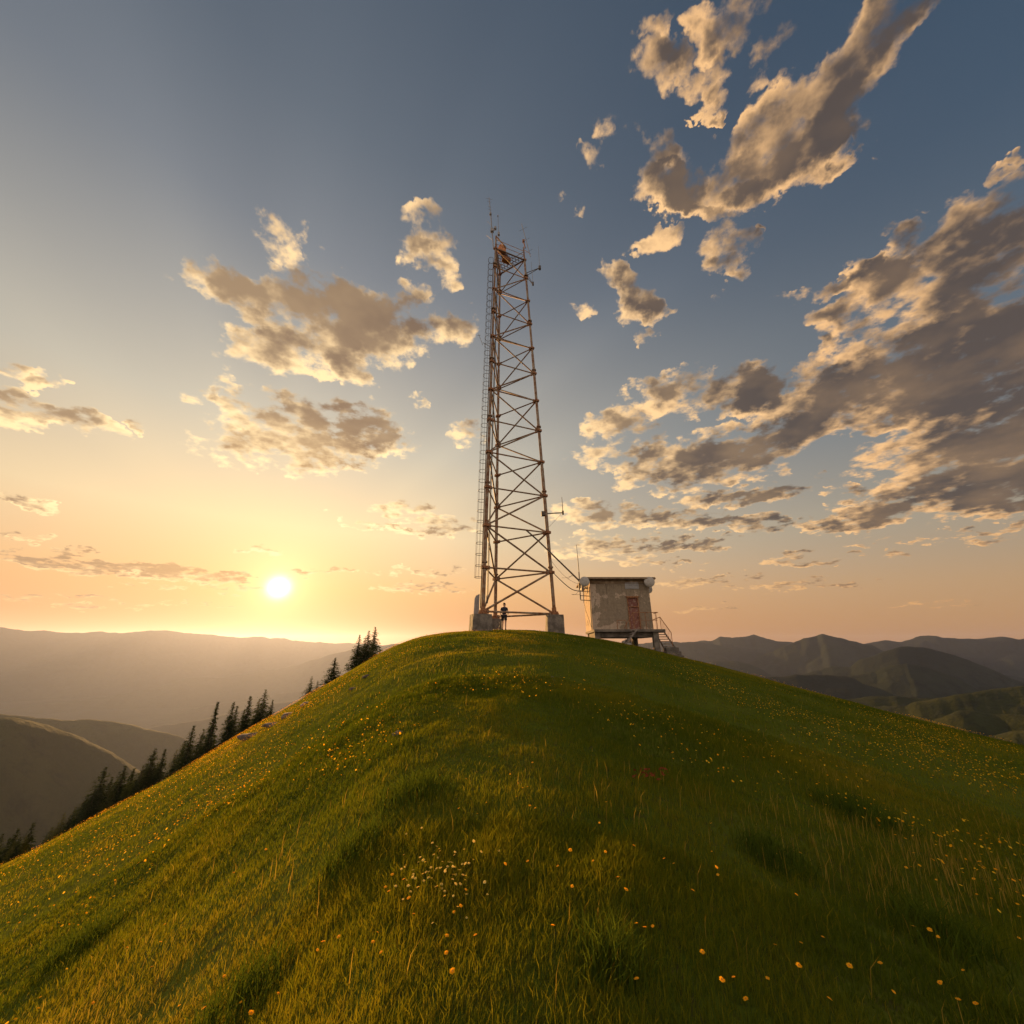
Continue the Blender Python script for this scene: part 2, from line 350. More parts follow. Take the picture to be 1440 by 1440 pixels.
    M['straw']=leafy('dry_grass_stalks',[(0,(.22,.14,.022)),(1,(.36,.23,.04))],.5)
    M['needles']=leafy('spruce_needles',[(0,(.012,.019,.008)),(.6,(.026,.036,.013)),(1,(.055,.060,.02))],.32)
    M['larch']=leafy('larch_needles',[(0,(.022,.030,.009)),(1,(.075,.075,.02))],.3)
    M['leaf']=leafy('shrub_leaf',[(0,(.02,.035,.01)),(1,(.06,.08,.02))],.35)
    M['petal']=leafy('orange_yellow_petal',[(0,(.82,.30,.008)),(.5,(.86,.40,.012)),(1,(.90,.52,.03))],.5)
    M['palepetal']=leafy('pale_yellow_petal',[(0,(.88,.58,.10)),(1,(.95,.76,.24))],.45)
    M['stem']=leafy('flower_stem',[(0,(.05,.06,.015)),(1,(.09,.09,.02))],.3)
    M['redleaf']=leafy('red_leaf',[(0,(.15,.03,.012)),(1,(.24,.05,.02))],.35)
    M['disc']=simple('flower_disc',[(.55,.2,.01),(.7,.3,.02)],60,.8)
    # ground under the grass
    m,t,b,o=material('meadow_soil'); co=t.n('ShaderNodeNewGeometry').outputs['Position']
    a=t.noise(co,.6,6,.6); f=t.noise(co,9,6,.65)
    col=t.mix(t.mr(a,.35,.65),(.060,.078,.008,1),(.095,.10,.012,1)); col=t.mix(t.mr(f,.5,.7),col,(.060,.050,.014,1))
    t.l(col,b.inputs['Base Color']); b.inputs['Roughness'].default_value=.6; b.inputs['Specular IOR Level'].default_value=0.; bump(t,b,f,.6,.08); M['soil']=m
    def hillm(name,c1,c2,c3,s1,s2):
        m,t,b,o=material(name); co=t.n('ShaderNodeNewGeometry').outputs['Position']
        a=t.noise(co,s1,6,.6); f=t.noise(co,s2,6,.65)
        col=t.mix(t.mr(a,.42,.58),(*c1,1),(*c2,1)); col=t.mix(t.mr(f,.5,.66),col,(*c3,1))
        t.l(col,b.inputs['Base Color']); b.inputs['Roughness'].default_value=1.; b.inputs['Specular IOR Level'].default_value=.05
        bump(t,b,f,1.,6.); return m
    M['forest']=hillm('far_forest',(.009,.014,.011),(.015,.021,.014),(.007,.011,.009),.004,.03)
    M['pasture']=hillm('far_pasture',(.015,.020,.007),(.028,.031,.010),(.011,.015,.007),.012,.05)
    M['skin']=simple('sunburnt_skin',[(.36,.19,.12),(.42,.23,.15)],20,.55)
    M['shirt']=simple('dark_navy_cotton',[(.022,.024,.032),(.035,.036,.045)],14,.9)
    M['shorts']=simple('charcoal_cotton',[(.025,.022,.022),(.04,.035,.035)],14,.9)
    M['hair']=simple('dark_brown_hair',[(.02,.013,.008),(.05,.03,.018)],40,.7)
    M['shoe']=simple('brown_shoe',[(.06,.04,.03),(.10,.07,.05)],20,.7)
GRASS_RAMP=[(0,(.062,.082,.006)),(.35,(.105,.115,.007)),(.65,(.150,.138,.007)),(.9,(.20,.155,.010)),(1,(.27,.195,.03))]
# ------------------------------------------------------------------ the hill
EYE=1.62
SIL=[(0,1220),(60,1187),(120,1152),(180,1124),(240,1090),(300,1054),(345,1027),(400,997),(450,966),(500,938),(540,912),(580,896),(620,888.5),(660,885),(720,883.5),(760,885),(800,890),(850,898),(900,907.5),(945,919),(1000,932),(1060,948),(1120,965),(1180,980),(1240,997),(1300,1012),(1360,1028),(1440,1047)]
_az=[];_te=[]
for px,py in SIL:
    r=ray(px,py); _az.append(math.degrees(math.atan2(r.x,r.y))); _te.append(r.z/math.hypot(r.x,r.y)-.0035)
_az=[-180,-130,-90,-62]+_az+[64,90,130,180]; _te=[-.12,-.2,-.33,-.325]+_te+[-.18,-.2,-.15,-.12]
_A=np.linspace(-180,180,1441); _T=np.interp(_A,_az,_te)
_k=np.exp(-.5*(np.arange(-24,25)/7.)**2); _k/=_k.sum(); _T=np.convolve(np.pad(_T,24,mode='wrap'),_k,'valid')
def hill_z(x,y,bumps=True):
    x=np.asarray(x,float); y=np.asarray(y,float); r=np.hypot(x,y); az=np.degrees(np.arctan2(x,y))
    te=np.interp(az,_A,_T); R=26.+1.2*np.sin(np.radians(az*3))*0
    t=np.clip(r/R,0,1); g=(1-t)**2*(1+2*t)
    soft=r/np.sqrt(r*r+1.2)                                       # rounds off the spot the viewer stands on
    d=np.maximum(r-R,0); sm=np.clip(.62+te,.28,.62); L=17.
    z=r*te*soft-EYE*g-sm*(d-L*(1-np.exp(-d/L)))
    if bumps:
        near=np.clip(r/3.,.3,1.)
        b=.085*fbm(x*.42+.25*y,y*.62,3,3)+.055*fbm(x*1.3,y*1.3,3,9)
        hump=fbm(x*.22+y*.12,y*.5-x*.2,2,21)
        z=z+(b+.10*hump)*near*np.clip(1.15-.035*r,.16,1.)*np.clip((r+6)/10,.5,1)
        z=z+np.clip(d-30,0,None)*.02*fbm(x*.03,y*.03,4,5)
    return np.maximum(z,-232+.04*(z+232))
def hz(x,y): return float(hill_z(np.array([x]),np.array([y]))[0])
def ground_hit(px,py):
    r=ray(px,py); s=np.linspace(.8,60,6000); P=np.outer(s,np.array(r))
    below=P[:,2]<hill_z(P[:,0],P[:,1])
    if not below.any(): return None
    i=int(np.argmax(below)); return Vector(P[i])
def polar_sheet(name,rs,az,mat):
    A,Rr=np.meshgrid(az,rs); x=Rr*np.sin(A); y=Rr*np.cos(A); z=hill_z(x,y)
    n,m=x.shape; idx=np.arange(n*m).reshape(n,m)
    q=np.stack([idx[:-1,:],np.roll(idx,-1,1)[:-1,:],np.roll(idx,-1,1)[1:,:],idx[1:,:]],-1).reshape(-1,4)
    me=mesh_np(name,np.stack([x,y,z],-1).reshape(-1,3),q); me.polygons.foreach_set('use_smooth',[True]*len(me.polygons))
    me.materials.append(mat); return link(bpy.data.objects.new(name,me))
def build_hill():
    rs=np.concatenate([np.linspace(.02,6,75),np.linspace(6.08,34,230),34+np.cumsum(np.linspace(.3,14,75))])
    az=np.concatenate([np.radians(np.linspace(-62,62,480)),np.radians(np.linspace(63.5,296.5,150))])
    o=polar_sheet('hill',rs,az,M['soil']); tag(o,'rounded grassy hilltop rising to the lattice tower','hill',kind='structure')
    n=180; a=np.linspace(0,2*PI,n,endpoint=False); rr=np.array([0,400,1500,3000,6000.])
    v=[(0,0,-230.)]+[(r*math.sin(q),r*math.cos(q),-230.) for r in rr[1:] for q in a]
    m=MB(); vs=[m.bm.verts.new(p) for p in v]
    for k in range(n): m.bm.faces.new((vs[0],vs[1+k],vs[1+(k+1)%n]))
    for j in range(3):
        for k in range(n): m.bm.faces.new((vs[1+j*n+k],vs[1+j*n+(k+1)%n],vs[1+(j+1)*n+(k+1)%n],vs[1+(j+1)*n+k]))
    tag(m.build('ground',M['forest']),'dark valley floor far below the hill','ground',kind='structure')
# ------------------------------------------------------------------ far ridges
def ridge(name,label,D,pts,mat,slope=.5,rough=1.,seed=0,tail=14):
    P=[]
    for px,py in pts:
        r=ray(px,py); P.append((math.atan2(r.x,r.y),r.z/math.hypot(r.x,r.y)))
    P.sort(); a=[p[0] for p in P]; e=[p[1] for p in P]
    t=math.radians(tail); a=[a[0]-t*1.6,a[0]-t*.6]+a+[a[-1]+t*.6,a[-1]+t*1.6]; e=[e[0]-.10,e[0]-.02]+e+[e[-1]-.02,e[-1]-.10]
    n=420; A=np.linspace(a[0],a[-1],n); E=np.interp(A,a,e)
    k=np.exp(-.5*(np.arange(-6,7)/1.3)**2); k/=k.sum(); E=np.convolve(np.pad(E,6,mode='edge'),k,'valid')
    zc=D*E; zc=zc+rough*D*.0017*fbm(A*D/ (D*.02),A*0+seed,4,seed)*2
    h=np.maximum(zc+234,20.)
    m=64; V=np.linspace(-1,1,m); V=np.sign(V)*np.abs(V)**1.3
    W=(h/slope)[None,:]; vv=V[:,None]
    rad=D+vv*W+W*.16*fbm(A[None,:]*D/160+0*vv,vv*.0+seed,3,seed+4)*(1-np.abs(vv))
    x=rad*np.sin(A)[None,:]; y=rad*np.cos(A)[None,:]
    ab=np.abs(vv); drop=np.where(ab<.05,ab*ab/.10,ab-.025)/.975
    gull=fbm(x/(D*.06+40),y/(D*.06+40),5,seed+7,.55)
    z=zc[None,:]-h[None,:]*drop+gull*h[None,:]*.13*np.clip(ab*4,0,1)*np.clip((1-ab)*4,0,1)*rough
    idx=np.arange(n*m).reshape(m,n); q=np.stack([idx[:-1,:-1],idx[:-1,1:],idx[1:,1:],idx[1:,:-1]],-1).reshape(-1,4)
    me=mesh_np(name,np.stack([x,y,z],-1).reshape(-1,3),q); me.polygons.foreach_set('use_smooth',[True]*len(me.polygons)); me.materials.append(mat)
    return tag(link(bpy.data.objects.new(name,me)),label,'mountain',kind='structure')
def build_mountains():
    f,p=M['forest'],M['pasture']
    ridge('mountain','long flat topped mountain range under the setting sun',3700,[(-60,880),(0,881),(40,886),(92,890),(150,889),(235,887),(270,890),(330,895),(390,897),(440,904),(500,905),(560,908)],f,.42,1.,1)
    ridge('mountain','hazy ridge slanting up towards the hilltop below the long range',2400,[(0,1000),(60,990),(124,984),(187,974),(272,953),(311,953),(408,937),(498,912),(560,905)],f,.42,.8,2)
    ridge('mountain','faint hazy spur above the spruce row, upper of two',1750,[(150,1030),(210,1021),(241,1007),(272,997),(342,984),(428,972),(500,960)],f,.42,.8,3)
    ridge('mountain','faint hazy spur above the spruce row, lower of two',1350,[(120,1038),(218,1023),(288,1011),(327,1000),(420,985)],f,.42,.8,4)
    ridge('mountain','smooth dark hill behind the sunlit crested green hill',820,[(-60,1000),(0,1003),(78,1011),(117,1010),(155,1013),(194,1021),(233,1031),(258,1040),(280,1056),(330,1085)],p,.5,.7,5)
    ridge('mountain','nearest dark green hill with sun catching its crest',480,[(-60,1000),(0,1008),(39,1011),(78,1027),(117,1044),(155,1062),(185,1082),(230,1112)],p,.55,.8,6)
    ridge('mountain','pale far peak next to the raised hut',3500,[(960,903),(1001,901),(1012,897),(1039,896),(1061,893),(1076,896),(1095,901),(1130,904)],f,.42,1.2,11)
    ridge('mountain','broad double humped mountain in the middle distance',2800,[(1030,950),(1054,933),(1080,918),(1110,907),(1132,897),(1155,892),(1181,896),(1200,903),(1225,907),(1290,935)],f,.42,1.2,12)
    ridge('mountain','long pale farthest range with small bumps',3900,[(1190,905),(1211,904),(1245,899),(1267,903),(1294,896),(1316,894),(1350,899),(1387,896),(1417,897),(1440,896),(1500,900)],f,.42,1.2,13)
    ridge('mountain','low pale ridge beside the hut stairs',3100,[(900,905),(941,902),(986,902),(1012,907),(1042,914),(1076,918),(1110,926)],f,.42,1.,14)
    ridge('mountain','large dark dome shaped mountain',1750,[(1080,965),(1129,950),(1170,936),(1196,939),(1211,927),(1237,918),(1275,908),(1301,911),(1324,916),(1350,924),(1387,939),(1440,961),(1500,985)],f,.45,1.,15)
    ridge('mountain','darker rounded hill in front of the dome shaped mountain',1300,[(1150,960),(1200,950),(1237,941),(1275,933),(1297,935),(1324,944),(1350,957),(1372,969),(1420,990)],f,.45,1.,16)
    ridge('mountain','low dark ridge just above the grassy shoulder',1080,[(1040,955),(1087,952),(1144,950),(1192,952),(1226,965),(1256,976),(1300,990)],f,.45,1.,17)
    ridge('mountain','small hazy knoll above the grassy shoulder',2100,[(985,935),(1009,931),(1031,929),(1050,933),(1072,942),(1087,952),(1120,965)],f,.45,1.,18)
    ridge('mountain','gentle green rise below the dark rounded hills',800,[(1150,990),(1196,983),(1237,979),(1275,981),(1312,982),(1350,991),(1380,999),(1430,1012)],p,.5,.8,19)
    ridge('mountain','green rise at the edge with a level top',680,[(1270,990),(1312,982),(1350,974),(1387,970),(1425,967),(1440,967),(1520,970)],p,.5,.8,20)
    ridge('mountain','nearer green shoulder with a small crest',560,[(1260,1030),(1305,1012),(1350,998),(1387,1001),(1440,1004),(1500,1010)],p,.5,.8,21)
    ridge('mountain','lowest green shoulder above the meadow edge',470,[(1330,1040),(1380,1026),(1417,1020),(1440,1018),(1510,1014)],p,.5,.8,22)
# ------------------------------------------------------------------ grass
def blades(x,y,h,w,lean,tint,az=None,bend=.55,seg=2):
    n=len(x); z=hill_z(x,y); a=rng.uniform(0,2*PI,n) if az is None else az
    fx,fy=np.cos(a),np.sin(a)                        # width direction
    la=rng.uniform(0,2*PI,n); lx,ly=np.cos(la)*lean*h+.12*h,np.sin(la)*lean*h
    P=lambda s,up,off:np.stack([x+lx*s*s+fx*w*off,y+ly*s*s+fy*w*off,z-.01+h*up],-1)
    v=np.stack([P(0,0,-.5),P(0,0,.5),P(.55,.6,-.42),P(.55,.6,.42),P(1.,.97,0.)],1)   # n,5,3
    b=(np.arange(n)*5)[:,None]; t=np.concatenate([b+[0,1,3],b+[0,3,2],b+[2,3,4]],1).reshape(-1,3)
    return v.reshape(-1,3),t,np.repeat(tint,5)
CLEAR=[]     # spots kept free of grass: x, y, radius
def scatter(n,r0,r1,a0=-60,a1=60,p=2.):
    a=np.radians(rng.uniform(a0,a1,n)); r=(rng.uniform(0,1,n)*(r1**p-r0**p)+r0**p)**(1/p)
    x,y=r*np.sin(a),r*np.cos(a); k=np.ones(n,bool)
    for cx,cy,cr in CLEAR: k&=np.hypot(x-cx,y-cy)>cr
    return x[k],y[k],r[k]
def build_grass():
    V=[];T=[];A=[];off=0
    for n,r0,r1 in GRASS_BANDS:
        x,y,r=scatter(n,r0,r1)
        tall=np.clip(.5+1.5*fbm(x*.55,y*.55,3,31),0,1)
        fine=np.clip(.5+1.2*fbm(x*2.6,y*2.6,2,41),0,1)
        h=(.034+.036*tall+.036*fine)*rng.uniform(.55,1.35,len(x))*np.clip(1.18-.022*r,.55,1.15)
        w=(.0022+.00050*r)*rng.uniform(.6,1.4,len(x))
        tint=np.clip(.40+.9*fbm(x*.3+5,y*.3,3,51)+.15*(fine-.5)+rng.normal(0,.16,len(x)),0,.93)
        dry=rng.uniform(0,1,len(x))<.03; tint[dry]=rng.uniform(.85,1.,dry.sum()); h[dry]*=1.25
        v,t,a=blades(x,y,h,w,rng.uniform(.1,.7,len(x)),tint); V.append(v);T.append(t+off);A.append(a);off+=len(v)
    me=mesh_np('grass',np.concatenate(V),np.concatenate(T),{'tint':np.concatenate(A)}); me.materials.append(M['grass'])
    tag(link(bpy.data.objects.new('grass',me)),'olive green meadow grass covering the whole hilltop','grass',kind='stuff')
    # long dry stalks catching the sun
    xs=[];ys=[]
    for (px,py,s,n) in [(1300,1215,.5,130),(1370,1225,.5,150),(1400,1265,.4,90),(1200,1215,.5,70),(1240,1255,.4,60),(1100,1170,.6,60),(880,1120,.6,50),(350,1250,.8,30),(1420,1180,.8,140),(820,1400,.3,14),(1150,1420,.5,14)]:
        p=ground_hit(px,py); 
        if p is None: continue
        xs.append(rng.normal(p.x,s,n)); ys.append(rng.normal(p.y,s*.8,n))
    x,y,r=scatter(1500,2.5,30); xs.append(x);ys.append(y)
    x=np.concatenate(xs);y=np.concatenate(ys); r=np.hypot(x,y)
    h=rng.uniform(.10,.25,len(x))*np.clip(1.1-.02*r,.5,1)
    v,t,a=blades(x,y,h,(.0022+.0005*r),rng.uniform(.05,.35,len(x)),rng.uniform(0,1,len(x)))
    me=mesh_np('dry_grass',v,t,{'tint':a}); me.materials.append(M['straw'])
    tag(link(bpy.data.objects.new('dry_grass',me)),'thin straw coloured grass stalks standing above the meadow','grass',kind='stuff')
def build_tussocks():
    for (px,py,s,lab) in [(1090,1215,.28,'dark green grass tussock in the open meadow right of centre'),(495,1205,.30,'dark green tussock at the edge of the sunlit slope'),
        (110,1335,.34,'dark tussock among yellow flowers on the left slope'),(330,1420,.26,'lush long bladed tussock at the bottom of the view'),(1325,1325,.30,'broad dark tussock below the dry stalks'),
        (860,1365,.18,'small leafy green tussock beside lone orange flowers'),(580,1120,.4,'low dark tussock in the shade of a hummock near mid slope'),(1210,1150,.45,'wide flat dark tussock in front of the far meadow edge')]:
        p=ground_hit(px,py); n=int(400*s/.28)
        x=rng.normal(p.x,s*.62,n); y=rng.normal(p.y,s*.5,n); d=np.hypot((x-p.x)/s,(y-p.y)/s); x,y,d=x[d<1.15],y[d<1.15],d[d<1.15]; n=len(x)
        h=(.17*np.exp(-d*d*.6)+.05)*rng.uniform(.6,1.2,n); r=np.hypot(x,y)
        v,t,a=blades(x,y,h,.0045+.0007*r,rng.uniform(.2,.9,n),rng.uniform(0,1,n))
        v=v-np.array([p.x,p.y,p.z]); me=mesh_np('grass_tussock',v,t,{'tint':a}); me.materials.append(M['lush'])
        o=link(bpy.data.objects.new('grass_tussock',me)); o.location=p; tag(o,lab,'tussock','dark grass tussocks in the meadow')
# ------------------------------------------------------------------ flowers
def flower_parts(seed,near):
    """a daisy-like head: two rings of petals round a disc, on a bent stem"""
    R=random.Random(seed); h=R.uniform(.11,.2); lx,ly=R.uniform(-.03,.03),R.uniform(-.03,.03)
    st_=MB(); st_.tube([(0,0,-.01),(lx*.3,ly*.3,h*.5),(lx,ly,h)],.0014,5,.0011)
    v=[];f=[];tt=[]; n=13 if near else 8; rad=R.uniform(.014,.019)
    tilt=Matrix.Rotation(R.uniform(.1,.6),3,Vector((R.uniform(-1,1),R.uniform(-1,1),0)).normalized())
    for ring in range(2):
        for k in range(n):
            a=2*PI*(k+.5*ring)/n+R.uniform(-.1,.1); l=rad*(1. if ring==0 else .7)*R.uniform(.85,1.1); wd=l*.24; up=.15+.35*ring
            q=[(.1,0,0),(.6*l,-wd,.2*l*up),(l,-wd*.55,.55*l*up),(l*1.04,wd*.4,.55*l*up),(.6*l,wd,.2*l*up)]; q[0]=(.1*l,0,.0)
            b=len(v)
            for (x,y,z) in q:
                p=tilt@Vector((x*math.cos(a)-y*math.sin(a),x*math.sin(a)+y*math.cos(a),z+.001*ring)); v.append((lx+p.x,ly+p.y,h+p.z)); tt.append(R.uniform(.2,.9))
            f+= [(b,b+1,b+2),(b,b+2,b+3),(b,b+3,b+4)]
    return st_,(np.array(v),np.array(f),np.array(tt)),(lx,ly,h,tilt,rad)
def build_flowers():
    kinds=[]
    for kk in range(5):
        s_,(v,f,a),(lx,ly,h,tilt,rad)=flower_parts(kk,True)
        sm=bpy.data.meshes.new('stem'); s_.bm.to_mesh(sm); s_.bm.free(); sm.materials.append(M['stem'])
        bl=[]
        for mm in ('petal','palepetal'):
            me=mesh_np('bloom',v,f,{'tint':a}); me.materials.append(M[mm]); bl.append(me)
        dm=MB(); Mx=Matrix.Translation((lx,ly,h))@tilt.to_4x4()
        dm.lathe([(rad*.34,.0005),(rad*.3,rad*.16),(rad*.12,rad*.24)],9,Mx); db=bpy.data.meshes.new('flower_disc'); dm.bm.to_mesh(db); dm.bm.free(); db.materials.append(M['disc'])
        kinds.append((sm,bl,db))
    z7=[(1105,412),(1088,500),(1075,462),(1130,463),(1295,516),(1300,465),(1408,430),(1260,630),(1250,655),(1075,645),(435,610),(735,343),(655,403),(660,785),(1275,795),(340,628),(250,775),(110,745),(463,541),(420,655),(613,727)]
    z8=[(173,471),(120,672),(520,480),(398,563),(324,513),(753,630),(543,655),(370,741),(608,790),(665,793),(640,763),(738,737),(527,296),(570,328),(583,410),(575,427),(570,281),(822,347),(755,338),(432,371),(467,380),(345,373),(262,358),(52,373),(128,386),(165,352),(248,265),(262,192),(653,62),(810,498),(1220,612),(1192,593),(890,596),(1118,383),(1133,382),(1245,397),(1310,423),(1390,440),(1435,458),(1435,525),(1355,460),(1200,410)]
    spots=[(x/2,1040+y/2,0) for x,y in z7]+[(720+x/2,1040+y/2,0) for x,y in z8]
    R=random.Random(8)
    for k in range(84): spots.append((R.gauss(616,33),R.gauss(1238,25),1))
    near=[]
    for (px,py,pale) in spots:
        p=ground_hit(px,py+6)
        if p: near.append((math.hypot(p.x,p.y),p.x,p.y,pale))
    # scattered over the meadow, thicker along the sunlit slope and the far edge
    x,y,r=scatter(60000,2.6,27); az=np.degrees(np.arctan2(x,y))
    dens=np.clip(.16+2.3*fbm(x*.45,y*.45,3,61),0,1)*(.16+.84*np.exp(-((az+27)/13)**2)+.36*np.exp(-((az-43)/8)**2)*(r>6)+.3*np.exp(-((az-18)/20)**2)*(r>6)*(r<17))*np.clip(r/6,.12,1)
    keep=rng.uniform(0,1,len(x))<dens*1.25; x,y,r=x[keep],y[keep],r[keep]
    o_=np.argsort(r); x,y,r=x[o_],y[o_],r[o_]
    take=max(0,298-len(near)); 
    for i in range(min(take,len(x))): near.append((r[i],x[i],y[i],0))
    near.sort()
    labs={0:'single orange yellow wildflower on a thin stem in the meadow grass',1:'small pale yellow flower in the dense patch amid dark grass'}
    grp={0:'orange wildflowers scattered over the meadow',1:'pale flowers of the dense patch'}
    for i,(rr,fx,fy,pale) in enumerate(near):
        sm,bl,db=kinds[i%5]; rz=R.uniform(0,2*PI); s=R.uniform(.5,.88)*(.85 if pale else 1.)
        e=bpy.data.objects.new('wildflower',None); link(e); e.empty_display_size=.05; e.location=(fx,fy,hz(fx,fy)); e.rotation_euler.z=rz; e.scale=(s,s,s*R.uniform(.8,1.15))
        tag(e,labs[pale],'flower',grp[pale])
        o=link(bpy.data.objects.new('stem',sm),e); link(bpy.data.objects.new('bloom',bl[pale]),e)
        link(bpy.data.objects.new('flower_disc',db),e)
    x,y,r=x[take:],y[take:],r[take:]
    # the rest of the flowers, one field of small heads
    n=len(x); z=hill_z(x,y); h=rng.uniform(.09,.18,n)*np.clip(1.1-.015*r,.6,1); rad=rng.uniform(.008,.015,n); V=[];Tt=[];A=[]
    tx=rng.normal(0,.35,n); ty=rng.normal(-.15,.35,n)
    k=7; ang=np.linspace(0,2*PI,k,endpoint=False)
    cen=np.stack([x,y,z+h],-1); rim=[]
    for q in range(k):
        rr=rad*rng.uniform(.75,1.15,n); dx,dy=rr*math.cos(ang[q]),rr*math.sin(ang[q]); rim.append(np.stack([x+dx,y+dy,z+h+rad*.35-dx*tx-dy*ty],-1))
    v=np.stack([cen]+rim,1).reshape(-1,3); b=(np.arange(n)*(k+1))[:,None]
    t=np.concatenate([b+[0,1+q,1+(q+1)%k] for q in range(k)],1).reshape(-1,3)
    me=mesh_np('wildflowers',v,t,{'tint':np.repeat(rng.uniform(0,1,n),k+1)}); me.materials.append(M['petal'])
    tag(link(bpy.data.objects.new('wildflowers',me)),'tiny yellow flower heads dotted over the farther meadow','flowers',kind='stuff')
    p=ground_hit(917,1103); n=30; v=[];f=[];a=[]
    for i in range(n):
        c_=Vector((R.gauss(0,.12),R.gauss(0,.05),R.uniform(.05,.16))); u=Vector((R.uniform(-1,1),R.uniform(-1,1),R.uniform(-.3,.8))).normalized()*.03; w=u.orthogonal().normalized()*.012; b=len(v)
        v+=[tuple(c_-u),tuple(c_+w),tuple(c_+u),tuple(c_-w)]; f+=[(b,b+1,b+2),(b,b+2,b+3)]; a+=[R.random()]*4
    me=mesh_np('red_plant',np.array(v),np.array(f),{'tint':np.array(a)}); me.materials.append(M['redleaf']); o=link(bpy.data.objects.new('red_plant',me)); o.location=(p.x,p.y,hz(p.x,p.y)); tag(o,'small low plant with reddish leaves amid green meadow grass','plant')
# ------------------------------------------------------------------ trees
def spruce_mesh(seed,width,narrow=False):
    R=random.Random(seed); v=[];f=[];a=[]
    lv=44 if not narrow else 52
    for i in range(lv):
        h=.05+.94*(i/(lv-1))**.92; env=width*(1-h)**.85*(1 if h>.14 else .6+.4*h/.14)+.012
        nb=max(6,int(15*(1-h)+6))
        for k in range(nb):
            az=R.uniform(0,2*PI); L=env*R.uniform(.55,1.15)
            if R.random()<.08: L*=1.25
            droop=-.38 if h<.75 else .25; ns=max(2,int(L/.016))
            for s in range(ns):
                q=(s+R.random())/ns; rr=L*q; zz=h+L*(droop*q*q*.9+.10*q)+R.gauss(0,.004)
                px,py=rr*math.cos(az),rr*math.sin(az); sz=.028*(1.15-.45*q)*R.uniform(.7,1.35)*(1.1-.4*h)
                d=Vector((math.cos(az+R.gauss(0,.7)),math.sin(az+R.gauss(0,.7)),R.gauss(-.25,.35))).normalized()*sz
                w=Vector((R.gauss(0,1),R.gauss(0,1),R.gauss(0,.6))); w=(w-d*w.dot(d)/d.dot(d)).normalized()*sz*.42
                b=len(v); c_=Vector((px,py,zz)); v+=[tuple(c_-d*.5-w*.6),tuple(c_-d*.5+w*.6),tuple(c_+d+w*.15),tuple(c_+w)]
                f+=[(b,b+1,b+2)] if R.random()<.5 else [(b,b+1,b+2),(b+1,b+3,b+2)]; a+=[R.random()]*4
    return np.array(v),np.array(f),np.array(a)
TREES=[ # x, top y, depth, kind (0 broad, 1 slim, 2 column, 3 sparse larch), width factor
(506,893,33,0,1.),(519,887,34,0,.9),(528,882,35,0,1.05),(514,896,35,3,1.),(472,925,34,0,1.15),(439,951,35,3,1.1),(447,957,36,3,.9),
(384,984,42,1,1.),(374,970,42,0,1.),(365,983,43,3,1.),(353,979,41,1,1.),(344,999,42,3,1.1),(334,993,43,1,1.),(329,987,42,1,.9),(307,987,41,2,1.),(299,1023,42,3,1.1),(287,1025,43,0,.9),(273,1021,42,0,1.),(260,1042,43,1,1.),(249,1054,44,3,1.1),(233,1053,43,1,1.),(219,1052,44,0,1.1),(202,1077,45,3,1.2),(189,1081,45,0,.9),(177,1077,45,0,1.),(166,1095,46,3,1.1),(158,1093,46,0,.9),(149,1079,45,0,1.15),(134,1112,47,1,1.1),(124,1117,46,0,.9),(107,1135,47,0,1.1),(99,1147,48,1,1.),(83,1157,48,3,1.),(74,1163,48,0,.9),(48,1157,47,1,1.1),(26,1165,48,0,1.1),(15,1178,49,1,1.),(4,1173,49,0,1.),(-12,1180,50,0,1.),(-30,1185,50,0,1.1)]
ORD='first second third fourth fifth sixth seventh eighth ninth tenth eleventh twelfth thirteenth fourteenth fifteenth sixteenth seventeenth eighteenth nineteenth twentieth'.split()
ORD+=['twenty '+o for o in ORD[:9]]+['thirtieth']+['thirty '+o for o in ORD[:9]]
_R=random.Random(21)
for i in range(42):
    q=_R.random(); px=int(2+q*378)+.5; py=float(np.interp(px,[0,60,150,260,380],[1188,1172,1105,1060,997]))+_R.uniform(-6,16)
    TREES.append((px,py,34+q*0+_R.uniform(2,16),_R.choice([0,0,1,3]),_R.uniform(.85,1.2)))
ORD+=['fortieth']+['forty '+o for o in ORD[:9]]+['fiftieth']+['fifty '+o for o in ORD[:9]]+['sixtieth']+['sixty '+o for o in ORD[:9]]+['seventieth']+['seventy '+o for o in ORD[:9]]
